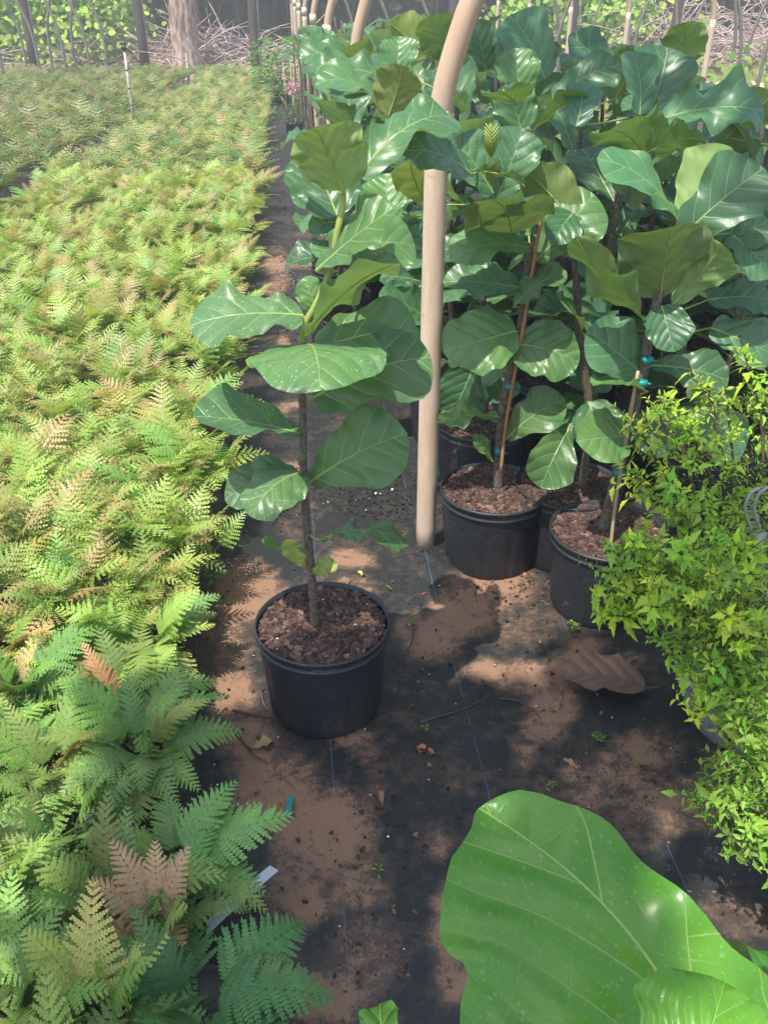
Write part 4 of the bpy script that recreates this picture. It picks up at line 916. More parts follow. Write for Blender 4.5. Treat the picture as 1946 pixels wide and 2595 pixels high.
def lime_shrub(root, stems, dens, leafL, pal, tiptint=(1.3, 1.22, 1), r=.0048):
    """upright stems, short side shoots set with alternate small leaves, long narrow leaves at the tips"""
    fo = B(); P0 = root.location
    for path in stems:
        pts = catmull([Vector(q) - P0 for q in path], 9)
        sb = B(); sb.tube(pts, lambda t: r * (1.35 - .8 * t), 6, jitter=.15); hue = vary(random.choice(pal), .2)
        bare = random.uniform(.25, .7)
        for q in range(2, len(pts) - 1):
            f = q / len(pts); nsh = int(dens * (.35 + f) + random.random())
            for _ in range(nsh):
                if f < bare and random.random() < .8: continue
                az = random.uniform(0, 6.28); out = Vector((math.cos(az), math.sin(az), random.uniform(.2, 1.4))).normalized()
                sl = random.uniform(.02, .10); e1 = pts[q] + out * sl; sb.tube([pts[q], e1], .0010, 3)
                col = vary(hue if random.random() < .6 else random.choice(pal), .2); nl = int(4 + sl * 70); x = out.orthogonal().normalized(); y = out.cross(x); a0 = random.uniform(0, 6.28)
                for i in range(nl):
                    g = (i + 1) / nl; a = a0 + 2.4 * i; e = random.uniform(.0, .5) + .5 * g; d = (x * math.cos(a) + y * math.sin(a)) * math.cos(e) + out * math.sin(e)
                    big = random.random() < .12
                    lime_leaf(fo, lerp(pts[q], e1, g), d, out, leafL * (random.uniform(.5, .8) if big else random.uniform(.20, .36)), vary(col, .12), big)
        tip = pts[-1]; d0 = (pts[-1] - pts[-4]).normalized(); x = d0.orthogonal().normalized(); y = d0.cross(x); tc = vary(random.choice(pal), .12); tt = random.uniform(.9, 1.15)
        leafL_ = leafL; tsz = random.choice([.45, .55, .8, 1.0]); 
        for w in range(15):
            a = 2.4 * w + random.uniform(-.25, .25); g = w / 14; e = -.15 + g * 1.15
            d = (x * math.cos(a) + y * math.sin(a)) * math.cos(e) + d0 * math.sin(e)
            lime_leaf(fo, tip - d0 * (.075 * (1 - g)), d, d0, leafL * tsz * random.uniform(.6, 1.1) * (1.1 - .45 * g), tuple(c * t * tt * (1 + .2 * g) for c, t in zip(tc, tiptint)), True)
        ob('stem', sb.build('stem', M['twig']), root)
    ob('foliage', fo.build('foliage', M['lime'], True, smooth=False), root)
def bowl(root, r, h, mat, z0=0.0):
    b = B(); b.lathe([(0, z0 + .004), (r * .58, z0 + .0), (r * .68, z0 + .012), (r * .80, z0 + h * .3), (r * .92, z0 + h * .65), (r, z0 + h - .01), (r + .008, z0 + h - .008), (r + .008, z0 + h + .004), (r - .004, z0 + h + .004), (r - .008, z0 + h - .02), (0, z0 + h - .03)], 56)
    return ob('pot', b.build('pot', mat), root)
def stems_from(base, tips, sag=.0, spread=.04):
    out = []
    for t in tips:
        b0 = Vector(base) + Vector((random.uniform(-spread, spread), random.uniform(-spread, spread), 0)); t = Vector(t)
        m1 = lerp(b0, t, .35) + Vector((random.uniform(-.02, .02), random.uniform(-.02, .02), .05)); m2 = lerp(b0, t, .7) + Vector((random.uniform(-.02, .02), random.uniform(-.02, .02), .04 + sag))
        out.append([b0, m1, m2, t])
    return out
cb = at(1880, 1830, 0)
sh1 = thing('lime_shrub', (cb.x, cb.y, 0), 'bushy lime green shrub with dark stems in a pale grey pot', 'shrub')
bowl(sh1, .205, .20, M['grey_plastic'])
T1 = [aty(1885, 890, 2.05), aty(1790, 960, 2.0), aty(1700, 1010, 2.0), aty(1640, 1010, 1.95), aty(1600, 1060, 1.95), aty(1740, 1080, 1.9), aty(1840, 1010, 2.1), aty(1920, 1000, 2.1),
      aty(1600, 1370, 1.62), aty(1540, 1395, 1.60), aty(1500, 1500, 1.62), aty(1560, 1560, 1.6), aty(1640, 1470, 1.5), aty(1720, 1400, 1.5), aty(1800, 1450, 1.45), aty(1860, 1380, 1.6), aty(1620, 1240, 1.8),
      aty(1700, 1280, 1.75), aty(1780, 1250, 1.8), aty(1850, 1180, 1.9), aty(1760, 1650, 1.45), aty(1700, 1570, 1.5), aty(1640, 1620, 1.5), aty(1840, 1560, 1.45), aty(1900, 1450, 1.55), aty(1590, 1200, 1.85), aty(1890, 1680, 1.5), aty(1530, 1450, 1.62), aty(1680, 1200, 1.8),
      aty(1580, 1500, 1.58), aty(1520, 1560, 1.62), aty(1650, 1540, 1.5), aty(1740, 1520, 1.45), aty(1600, 1430, 1.6), aty(1900, 1250, 1.8), aty(1800, 1350, 1.6), aty(1720, 1700, 1.5), aty(1790, 1760, 1.46), aty(1860, 1780, 1.42), aty(1820, 1850, 1.42), aty(1880, 1870, 1.4), aty(1700, 1660, 1.52), aty(1760, 1820, 1.44), aty(1830, 1930, 1.38), aty(1900, 1960, 1.36), aty(1930, 1700, 1.45), aty(1800, 1690, 1.44), aty(1870, 1640, 1.46), aty(1760, 1580, 1.48), aty(1680, 1500, 1.5), aty(1920, 1560, 1.5)]
lime_shrub(sh1, stems_from((cb.x, cb.y, .20), T1, 0, .07), 1.5, .058, LIMES)
c2 = at(2050, 1700, 0)
sh2 = thing('lime_shrub', (c2.x, c2.y, 0), 'sparse reddish green shrub under a grey plastic hanger at the right edge', 'shrub')
bowl(sh2, .17, .18, M['grey_plastic'])
T2 = [aty(1935, 1120, 2.1), aty(1900, 1560, 1.8), aty(1880, 1480, 1.8), aty(1945, 1400, 1.8), aty(1960, 1250, 1.9), aty(1860, 1620, 1.75), aty(1930, 1620, 1.7), aty(2000, 1300, 1.9), aty(2050, 1400, 1.8)]
lime_shrub(sh2, stems_from((c2.x, c2.y, .18), T2, 0, .05), 1.8, .045, [(.20, .26, .05), (.14, .22, .04), (.26, .14, .07), (.12, .2, .04)], (1, 1, 1))
def hanger():
    # curved, ribbed plastic hook with three wires
    Y = 1.72; pts = [(1935, 1235), (1912, 1250), (1900, 1278), (1902, 1308), (1912, 1335), (1916, 1362)]; P = [aty(x, y, Y) - sh2.location for x, y in pts]
    P = catmull(P, 6); b = B(); fw = Vector((1, .2, 0)).normalized()
    rad = [Vector((0, -.006, 0)), Vector((0, .006, 0))]
    for sgn in (0, 1): b.tube([p + (P[-1] - P[0]).normalized().cross(Vector((0, 1, 0))) * (-.010 if sgn else .010) for p in P], .0035, 6)
    for i in range(0, len(P) - 1, 3): b.tube([P[i] + Vector((-.009, 0, 0)), P[i + 1] + Vector((.010, 0, 0))], .0014, 4)
    b.box(lerp(P[0], P[-1], .5) * 0 + P[-1] + Vector((.004, 0, -.015)), .030, .008, .055)
    b.box(P[-1] + Vector((.004, 0, -.05)), .022, .010, .03)
    e = P[-1] + Vector((.004, 0, -.06)); rim = Vector((0, 0, .18))
    for a in (2.4, 4.4, 6.2): b.tube([e, rim + Vector((math.cos(a) * .165, math.sin(a) * .165, 0))], .0016, 5)
    ob('hanger', b.build('hanger', M['grey_plastic']), sh2)
hanger()
c3 = at(2090, 2350, 0)
sh3 = thing('lime_shrub', (c3.x, c3.y, 0), 'low leafy green shrub trailing at the lower right edge', 'shrub')
bowl(sh3, .15, .16, M['pot'])
T3 = [aty(1755, 2030, 1.22), aty(1800, 2090, 1.20), aty(1850, 2150, 1.18), aty(1870, 1980, 1.3), aty(1930, 1930, 1.32), aty(1900, 2060, 1.22), aty(1940, 2160, 1.15), aty(1810, 1990, 1.28), aty(1930, 1800, 1.35), aty(1870, 1850, 1.35), aty(1960, 2000, 1.2), aty(1900, 1900, 1.35), aty(1960, 2230, 1.12)]
lime_shrub(sh3, stems_from((c3.x, c3.y, .16), T3, .02, .05), 2.2, .058, [(.20, .37, .04), (.24, .41, .045), (.16, .31, .04)], (1.15, 1.15, 1))

# ================================================================== HOOPS AND POSTS
def hoop(s, lat0, label, group, main=False, span=4.4, side=1, r=.033, mat=None):
    p = row(lat0, s) if not main else at(1077, 1398); root = thing('hoop_pole', (p.x, p.y, 0), label, 'greenhouse hoop', group)
    ax = LATV * side; P = [Vector((0, 0, -.03)), Vector((0, 0, .5)), Vector((0, 0, 1.0)), Vector((0, 0, 1.30)), ax * .006 + Vector((0, 0, 1.42)), ax * .034 + Vector((0, 0, 1.55)), ax * .105 + Vector((0, 0, 1.74)), ax * .25 + Vector((0, 0, 1.98))]
    zt = 3.0
    for k in range(1, 9):
        a = k / 8; x = .25 + (span / 2 - .25) * a; z = 1.98 + (zt - 1.98) * math.sin(a * math.pi / 2) ** .8; P.append(ax * x + Vector((0, 0, z)))
    Q = [ax * span + Vector((0, 0, v.z)) - ax * v.dot(ax) for v in P]
    full = catmull(P[3:] + Q[3:][::-1][1:], 5)
    b = B(); b.tube(full, r * .93, 20); ob('arch', b.build('arch', mat or M['pole_arch']), root)
    b = B(); b.tube(catmull([Vector((0, 0, z)) for z in (-.03, .5, 1.0, 1.36)], 4), r, 24); ob('upright', b.build('upright', mat or M['pole']), root)
    b = B(); b.tube(catmull([ax * span + Vector((0, 0, z)) for z in (-.03, .5, 1.0, 1.36)], 4), r, 16); ob('upright', b.build('upright', mat or M['pole']), root)
    b = B(); b.tube([Vector((0, 0, 1.33)), Vector((0, 0, 1.43))], r * 1.08, 20); ob('sleeve', b.build('sleeve', mat or M['pole']), root)
    return root
hoop(0, 0, 'thick tan pipe post nearest the camera, bending to the right at the top', None, True)
for k in range(1, 8): hoop(2.62 + 2.7 * k, .43, 'tan hoop pipe rising from the fig leaves along the row', 'tan hoop pipes along the row behind the nearest one')
def far_pipe(px, py, Y, lean, group='thin curved hoop pipes at the far edge'):
    p = aty(px, py, Y); root = thing('hoop_pole', (p.x, p.y, 0), 'thin dull hoop pipe standing far back at the edge of the woods', 'greenhouse hoop', group)
    b = B(); b.tube(catmull([Vector((0, 0, -.05)), Vector((0, 0, .7)), Vector((lean * .10, 0, 1.15)), Vector((lean * .5, 0, 1.75)), Vector((lean * 1.1, 0, 2.3)), Vector((lean * 2.2, 0, 2.9))], 5), .024, 8)
    ob('pipe', b.build('pipe', M['conduit_far']), root)
for a in [(68, 165, 17.5, -.6), (98, 160, 17.2, -.7), (133, 158, 17.6, .5), (165, 158, 17.2, -.6), (190, 150, 18, .5), (226, 155, 17.4, -.7), (268, 130, 18.5, -.6), (8, 180, 16, .5),
          (1405, 120, 14, .5), (1418, 120, 14.3, -.4), (1596, 80, 17, -.4), (1610, 80, 17.3, .6), (1718, 60, 18, -.4), (1750, 60, 18, .7), (1862, 110, 15, -.4), (1878, 130, 13, -.5), (1893, 125, 14.6, .5), (1932, 150, 12, .4), (1500, 60, 19, .5), (1000, 20, 15, -.7), (1118, 30, 13, -.8), (900, 20, 17, -.6)]: far_pipe(*a)
def wood_post(px, py, Y, label, r=.075):
    p = aty(px, py, Y); root = thing('wooden_post', (p.x, p.y, 0), label, 'post'); b = B(); b.tube([Vector((random.uniform(-.01, .01), 0, z)) for z in (-.05, .8, 1.6, 2.4, 3.2)], r, 10, jitter=.06)
    ob('post', b.build('post', M['post_wood']), root); b = B(); b.tube([Vector((r + .02, -.02, 0)), Vector((r + .02, -.02, 3.0))], .014, 6); ob('conduit', b.build('conduit', M['conduit']), root)
wood_post(85, 150, 18.6, 'dark wooden post leftmost at the back among crossing pipes', .085)
wood_post(364, 140, 19.2, 'dark wooden post behind the ferns, left of the big tree trunk', .085)
wood_post(648, 150, 19.2, 'dark wooden post beside the brush pile at the end of the path', .085)
wood_post(1452, 60, 19.5, 'dark wooden post above the right fig leaves, nearer the centre', .085)
wood_post(1712, 50, 19.5, 'dark wooden post above the upright olive fig leaf at right', .085)
M['riser'] = simple('aged_white_pipe', (.50, .44, .34), .5, .4, scale=14, var=.5)
def riser(b_, t_, Y, label, head=True):
    P0 = aty(b_[0], b_[1], Y); P1 = aty(t_[0], t_[1], Y); root = thing('irrigation_riser', (P0.x, P0.y, 0), label, 'sprinkler riser'); P1 = P1 - Vector((P0.x, P0.y, 0))
    b = B(); b.tube([Vector((0, 0, 0)), P1 * .5, P1], .016, 10); ob('pipe', b.build('pipe', M['riser']), root)
    if head:
        b = B(); b.tube([P1, P1 + Vector((0, 0, .05))], .024, 8); b.tube([P1 + Vector((0, 0, .05)), P1 + Vector((.10, 0, -.04))], .010, 6); b.tube([P1 + Vector((-.04, 0, .07)), P1 + Vector((.03, 0, .07))], .014, 6)
        ob('sprinkler_head', b.build('sprinkler_head', M['black_core']), root)
    b = B()
    for f in (.45, .62, .8): b.tube([P1 * f, P1 * (f + .012)], .0175, 10)
    ob('band', b.build('band', M['black_core']), root)
riser((338, 300), (316, 128), 11.4, 'white pipe with black sprinkler head standing in the gap between fern beds')
riser((473, 170), (472, 135), 17.0, 'short white pipe poking from the far ferns by the trunk', False)

# ================================================================== far flowers and shrub by the path
def small_leaf_plant(name, loc, label, cat, h, r, n, col, size, flowers=0, stakes=0, pr=.11, pink=(.85, .45, .68), fl=None):
    root = thing(name, loc, label, cat); b = B(); b.lathe([(0, .004), (pr * .8, 0), (pr, .18), (pr + .006, .182), (pr + .006, .2), (pr - .004, .2), (0, .18)], 24); ob('pot', b.build('pot', M['pot']), root)
    fo = B(); st = B()
    for k in range(7):
        a = random.uniform(0, 6.28); st.tube([Vector((0, 0, .18)), Vector((math.cos(a) * r * .5, math.sin(a) * r * .5, h * .8))], .005, 5)
    ob('stems', st.build('stems', M['green_stem']), root)
    for _ in range(n):
        a = random.uniform(0, 6.28); q = r * math.sqrt(random.random()); z = .2 + (h - .2) * random.random(); q *= .6 + .4 * math.sin(math.pi * min(1, (z) / h))
        d = Vector((math.cos(a), math.sin(a), random.uniform(-.3, .6))); lime_leaf(fo, Vector((math.cos(a) * q, math.sin(a) * q, z)), d, Vector((random.uniform(-.4, .4), random.uniform(-.4, .4), 1)), size * random.uniform(.7, 1.2), vary(col, .3), 0)
    ob('foliage', fo.build('foliage', M['lime'], True, smooth=False), root)
    for (x, z, rr) in (fl or []):
        f = B(); rg = random
        for _ in range(int(26 * rr / .06)):
            d = Vector((rg.gauss(0, 1), rg.gauss(0, 1), rg.gauss(0, 1))).normalized(); lime_leaf(f, Vector((x, -.12, z)) + d * rr * .5, d, d.orthogonal(), rr * .7, vary(pink, .15), 0)
        ob('flower', f.build('flower', M['petal'], True, smooth=False), root)
    for k in range(stakes):
        a = k * 1.7; b = B(); b.tube([Vector((math.cos(a) * .07, math.sin(a) * .07 - .05, .1)), Vector((math.cos(a) * .10, math.sin(a) * .10 - .05, h + .25))], .006, 5); ob('stake', b.build('stake', M['stake_pale']), root)
    return root
g1 = at(748, 352, 0); small_leaf_plant('geranium', (g1.x, g1.y, 0), 'pink flowering geranium with pale stakes at the path side', 'flowering plant', .62, .30, 160, (.07, .16, .04), .07, stakes=4, fl=[(-.02, .60, .075), (.05, .62, .06), (.18, .85, .03), (.0, .90, .02), (-.1, .95, .02), (.13, .95, .022), (.1, .78, .035)])
g2 = at(712, 262, 0); small_leaf_plant('potted_shrub', (g2.x, g2.y, 0), 'rounded bright green potted shrub at the far end of the path', 'shrub', .95, .55, 700, (.10, .24, .045), .10, pr=.16, fl=[(.1, .7, .03), (.2, .62, .02)])

# ================================================================== WOODS
def scatter_leaves(name, n, xr, yr, zr, size, cols, label, cat, mat='far_leaf', dens=None, kind='stuff'):
    b = B(); k = 0
    cl = [(random.uniform(*xr), random.uniform(*yr), random.uniform(*zr), random.uniform(.35, 1.0), random.choice(cols)) for _ in range(max(12, n // 60))]
    while k < n:
        cx, cy, cz, rr, col = random.choice(cl)
        p = Vector((random.gauss(cx, rr * .6), random.gauss(cy, rr * .5), abs(random.gauss(cz, rr * .5)))); k += 1
        if dens and not dens(p): continue
        s = size * random.uniform(.5, 1.4); n1 = Vector((random.gauss(0, .5), random.gauss(-.9, .4), random.gauss(.7, .4))).normalized(); x = n1.orthogonal().normalized(); x = Matrix.Rotation(random.uniform(0, 6.28), 3, n1) @ x; y = n1.cross(x)
        P = [p - x * s * .5, p - x * s * .2 + y * s * .38, p + x * s * .25 + y * s * .34, p + x * s * .6, p + x * s * .25 - y * s * .34, p - x * s * .2 - y * s * .38]
        b.add(P, [(0, 1, 2, 3, 4, 5)], vary(col, .25))
    return ob(name, b.build(name, M[mat], True, smooth=False), label=label, cat=cat, kind=kind)
scatter_leaves('woodland_foliage', 26000, (-13, 17), (26, 31), (0, 6.5), .34, [(.022, .045, .014), (.035, .07, .02), (.05, .09, .025), (.03, .05, .02)], 'dark tangled undergrowth of the woods behind the nursery', 'woods')
scatter_leaves('vine_thicket', 42000, (-12, -6.0), (21.2, 23), (.35, 2.6), .125, [(.36, .56, .08), (.42, .60, .09), (.26, .44, .07), (.48, .62, .11)], 'sunlit bright green vines climbing over the left woods edge', 'vines')
scatter_leaves('sapling_leaves', 8000, (3.2, 5.6), (22, 24), (.2, 2.2), .14, [(.34, .52, .10), (.28, .46, .08), (.42, .56, .12)], 'loose light green bushes at the right woods edge', 'bushes')
scatter_leaves('roadside_weeds', 3000, (4.6, 10), (12.6, 14.8), (.0, .25), .10, [(.20, .30, .06), (.26, .33, .08)], 'low yellow green weeds on the bare ground at right', 'weeds')
def backdrop_bank():  # foliage mass added behind the woods to block the sky
    b = B(); n = 60; V = []; F = []
    for i in range(n + 1):
        x = -22 + 48 * i / n
        for j in range(9):
            z = j * 1.1; V.append((x, 31 + .6 * math.sin(i * 1.3 + j) + j * .3 + random.uniform(-.3, .3), z - .3))
    for i in range(n):
        for j in range(8): a = i * 9 + j; F.append((a, a + 9, a + 10, a + 1))
    b.add(V, F, (.03, .045, .02)); ob('foliage_backdrop', b.build('foliage_backdrop', M['far_leaf'], True), label='dense dark foliage mass added to block the sky behind the woods', kind='structure')
backdrop_bank()
def brush(name, c, n, lx, ly, h, L, label, r=.018, mat='dead_branch'):
    b = B()
    for _ in range(n):
        p = Vector((c[0] + random.gauss(0, lx), c[1] + random.gauss(0, ly), abs(random.gauss(0, h * .5)) + .02)); a = random.uniform(0, 6.28); l = L * random.uniform(.4, 1.2); e = random.gauss(.1, .35)
        d = Vector((math.cos(a) * math.cos(e), math.sin(a) * math.cos(e), math.sin(e))); q = p + d * l; q.z = max(.02, q.z); m = lerp(p, q, .5) + Vector((random.uniform(-.1, .1), random.uniform(-.1, .1), random.uniform(-.02, .12))) * l
        b.tube(catmull([p, m, q], 3), lambda t: r * (1 - .7 * t), 4, cap=False, jitter=.1)
    return ob(name, b.build(name, M[mat]), label=label, cat='brush pile')
brush('brush_pile', (-3.55, 21.8), 420, .85, .5, .5, 1.5, 'pale pinkish heap of dead branches at the end of the path')
brush('brush_pile', (-9.0, 21.2), 300, 1.2, .4, .5, 1.4, 'grey heap of dead twigs under the vines at far left', .014)
brush('brush_pile', (7.8, 22.5), 620, 1.7, .7, .9, 1.7, 'wide tangle of dead brush at the right edge of the woods')
brush('brush_pile', (-5.9, 21.6), 190, .6, .3, .5, 1.1, 'low scatter of dead sticks just left of the big tree trunk', .012)
def twiggery():
    b = B()
    for _ in range(230):
        x = random.uniform(-11, 13); y = random.uniform(23.5, 27); h = random.uniform(1.5, 4.0); P = [Vector((x, y, 0))]
        for k in range(5): P.append(P[-1] + Vector((random.uniform(-.22, .22), random.uniform(-.1, .1), h / 5)))
        b.tube(P, lambda t: .016 * (1.1 - t), 4, cap=False, tint=(1, 1, 1))
    ob('bare_saplings', b.build('bare_saplings', M['twig']), label='thin bare twigs and hanging vines throughout the woods edge', cat='twigs', kind='stuff')
twiggery()
def tree(px, py, Y, r, label, mat='tree_bark', crown=True, lean=0.0):
    p = aty(px, py, Y); root = thing('tree', (p.x, p.y, 0), label, 'tree'); b = B()
    P = [Vector((lean * z * .1, 0, z)) for z in (-.1, .15, .5, 1.2, 2.5, 4.5, 7.0)]; P = catmull(P, 3)
    b.tube(P, lambda t: r * (1 + 1.0 * math.exp(-t * 16)) * (1 - .4 * t), 16, jitter=.07); 
    for k in range(5):
        a = k * 1.3; z = 4 + k * .6; b.tube([Vector((0, 0, z)), Vector((math.cos(a) * 1.2, math.sin(a) * 1.2, z + 1.0)), Vector((math.cos(a) * 2.2, math.sin(a) * 2.2, z + 1.6))], lambda t: r * .3 * (1 - .7 * t), 6)
    ob('trunk', b.build('trunk', M[mat]), root)
    c = B()
    for _ in range(1500):
        d = Vector((random.gauss(0, 1), random.gauss(0, 1), random.gauss(0, .6))); q = Vector((0, 3.2, 8.0)) + d * 1.4; s = .22  # unseen crown set back from the trunk so the bark stays sunlit
        n1 = Vector((random.gauss(0, 1), random.gauss(0, 1), random.gauss(0, 1))).normalized(); x = n1.orthogonal().normalized(); y = n1.cross(x)
        c.add([q - x * s, q + y * s * .6, q + x * s, q - y * s * .6], [(0, 1, 2, 3)], vary((.05, .10, .03), .3))
    ob('crown', c.build('crown', M['far_leaf'], True, smooth=False), root)
tree(476, 165, 20.6, .33, 'big pinkish barked tree trunk with flared base beyond the ferns')
tree(508, 140, 22.5, .09, 'slim tree trunk standing just right of the big trunk', 'post_wood')
tree(40, 120, 23, .10, 'slim dark tree trunk at the far left behind vines', 'post_wood')
tree(1150, 10, 25, .13, 'tree trunk behind the centre of the fig rows', 'post_wood')
def sand_strip():
    b = B(); V = []; F = []; n = 30
    for i in range(n + 1):
        x = 3.5 + 16 * i / n
        for j in range(5): V.append((x, 15.5 + j * 1.1 + .5 * math.sin(x * .8), .012 + .01 * math.sin(i + j)))
    for i in range(n):
        for j in range(4): a = i * 5 + j; F.append((a, a + 5, a + 6, a + 1))
    b.add(V, F); ob('road', b.build('road', simple('pale_sand', (.66, .47, .34), .95, .1, scale=3, var=.25, bump=.5, bdist=.02)), label='sunlit bare sand track beyond the right beds', kind='structure')
sand_strip()

# ================================================================== THINGS ON THE PATH
def flat_leaf(px, py, L, az, col, label, wr=.5, cup=.5, arch=-.5, z=.012, wave=.08, prof='obov', group=None, roll=0.0):
    p = at(px, py, 0); V, F, UV, MI = leaf_geo(L, prof, wr, arch, cup, wave * .7, int(px), 18, 10, pet=(0, -.18 * L, .01))
    me = mesh('fallen_leaf', V, F, [M['dry'] if L < .2 else M['dry_fig'], M['twig']], [tuple(c * random.uniform(.9, 1.1) for c in col)] * len(V), UV, MI)
    o = ob('fallen_leaf', me, None, (p.x, p.y, z), label, 'fallen leaf', group); o.rotation_euler = (roll, random.uniform(-.1, .1), az); return o
flat_leaf(1105, 1918, .055, R(65), (.42, .13, .06), 'orange red dry leaf lying alone below the front pot', .5)
flat_leaf(640, 1905, .055, R(-60), (.40, .25, .15), 'curled tan dry leaf beside the ferns near the front pot', .6, cup=.9)
flat_leaf(735, 2510, .085, R(80), (.30, .17, .12), 'large brown curled dry leaf near the bottom edge of the path', .55, cup=.7)
flat_leaf(1115, 1492, .05, R(80), (.48, .26, .20), 'folded pinkish brown leaf by the foot of the tan post', .45, cup=.3)
M['dry_fig'] = leaf_material('dry_fig_leaf', (.115, .072, .050), (.11, .07, .055), (.09, .055, .045), transl=.05, rough=.55, bumpd=.03)
flat_leaf(1630, 1760, .24, R(78), (.17, .10, .09), 'huge dark wrinkled fig leaf lying under the lime shrub', .66, cup=.22, arch=.5, z=.030, wave=.03, prof='round')
flat_leaf(1450, 1590, .06, R(-75), (.32, .18, .11), 'narrow brown leaf curled at the foot of the dark pot', .35, cup=.8)
flat_leaf(1420, 1770, .075, R(150), (.26, .19, .13), 'long grey brown leaf lying on sand in mid path', .30, cup=.5)
flat_leaf(1330, 1472, .03, R(20), (.40, .22, .11), 'small round tan leaf between the two right pots', .8)
flat_leaf(970, 2050, .045, R(5), (.28, .17, .10), 'narrow brown leaf standing pointed in the middle path', .35, cup=.8)
flat_leaf(1470, 1955, .05, R(50), (.34, .17, .10), 'reddish leaf on the sand left of the grey pot', .35)
flat_leaf(1135, 2490, .05, R(10), (.20, .12, .09), 'dark brown leaf beside the huge green leaf', .4)
flat_leaf(920, 1345 + 120, .0001 + .03, R(30), (.45, .40, .15), 'small yellow leaf behind the front pot', .5)
flat_leaf(905, 745, .07, R(110), (.30, .2, .15), 'pale dry leaf on the path beyond the lone fig', .5)
flat_leaf(755, 440, .16, R(100), (.34, .36, .16), 'yellow green leaf dropped far down the path', .35)
def strip(name, a, b_, w, mat, label, cat, z=.012, lift=0.0, th=.0012):
    A = at(*a, z + lift); Bv = at(*b_, z)
    d = Bv - A; L = d.length; s = d.cross(Vector((0, 0, 1))).normalized(); o = A; n = 10; V = []
    for i in range(n + 1):
        t = i / n; p = d * t + Vector((0, 0, .004 * math.sin(t * math.pi)))
        for q in (-1, 1):
            for zz in (0, th): V.append(p + s * q * w / 2 + Vector((0, 0, zz)))
    F = []
    for i in range(n):
        k = i * 4; F += [(k, k + 4, k + 6, k + 2), (k + 1, k + 3, k + 7, k + 5), (k, k + 1, k + 5, k + 4), (k + 2, k + 6, k + 7, k + 3)]
    F += [(0, 2, 3, 1), (4 * n, 4 * n + 1, 4 * n + 3, 4 * n + 2)]
    b = B(); b.add(V, F); return ob(name, b.build(name, mat, smooth=False), None, tuple(A), label, cat)
strip('plant_tag', (490, 2385), (695, 2200), .024, M['white'], 'blank white plastic strip sticking out from under the ferns', 'plastic strip', lift=.05, z=.06)
strip('tape_scrap', (728, 2072), (738, 2020), .015, M['tie'], 'short scrap of teal tape lying on the path', 'tape')
def stick(pts, r, label, z=.012, mat='twig'):
    P = [at(x, y, z) for x, y in pts]; o = P[0].copy(); b = B(); b.tube(catmull([p - o for p in P], 6), lambda t: r * (1.1 - .7 * t), 6, jitter=.15); return ob('stick', b.build('stick', M[mat]), None, tuple(o), label, 'stick')
stick([(1065, 1830), (1130, 1810), (1190, 1790), (1250, 1755)], .003, 'thin dark stick on the black cloth right of the front pot')
stick([(1265, 1770), (1310, 1775), (1350, 1800), (1370, 1820)], .003, 'curved brown stick on the sand in mid path')
stick([(590, 1800), (660, 1815), (710, 1820), (742, 1842)], .003, 'brown stick lying against the left foot of the front pot')
stick([(660, 1745), (672, 1790), (700, 1818)], .0035, 'bent dark stick left of the front pot')
stick([(600, 1860), (625, 1890), (640, 1910), (680, 1935)], .003, 'short dark twig beside the tan curled leaf')
stick([(905, 2270), (915, 2290), (915, 2360)], .002, 'fine upright twig low on the path')
stick([(1048, 1570), (1045, 1620), (1030, 1650), (990, 1700)], .003, 'dry weed stem leaning right of the front pot')
def weed(px, py, n, size, label, h=.03):
    p = at(px, py, 0); b = B()
    for k in range(n):
        a = k * 2.4; q = Vector((math.cos(a), math.sin(a), 0)); c = q * random.uniform(0, .5) * size * (n ** .5) * .5; c.z = random.uniform(.3, 1) * h
        lime_leaf(b, c, q + Vector((0, 0, .3)), Vector((0, 0, 1)), size, vary((.16, .30, .04), .2), 0); b.tube([Vector((c.x * .3, c.y * .3, 0)), c], .0008, 3, tint=(.2, .3, .08))
    return ob('weed', b.build('weed', M['lime'], True, smooth=False), None, (p.x, p.y, .008), label, 'weed')
weed(1078, 1862, 6, .010, 'tiny green seedling on the black cloth above the orange leaf')
weed(960, 2225, 5, .012, 'tiny two leaved seedling in the middle of the lower path')
weed(1515, 1880, 26, .010, 'patch of small green weeds left of the grey pot', .02)
weed(1045, 1590, 9, .010, 'yellowish sprigs on the dry weed stem right of the front pot', .03)
weed(1000, 1760, 4, .007, 'speck of green seedling close beside the front pot', .01)
weed(1450, 1605, 12, .014, 'small green weed at the foot of the half hidden pot', .04)
weed(1395, 2000, 7, .009, 'faint green seedling above the huge leaf', .02)
weed(985, 1500, 6, .009, 'little weed sprig behind the front pot', .02)
weed(540, 1490, 14, .020, 'pale grey green weed sprig under the fern edge', .06)
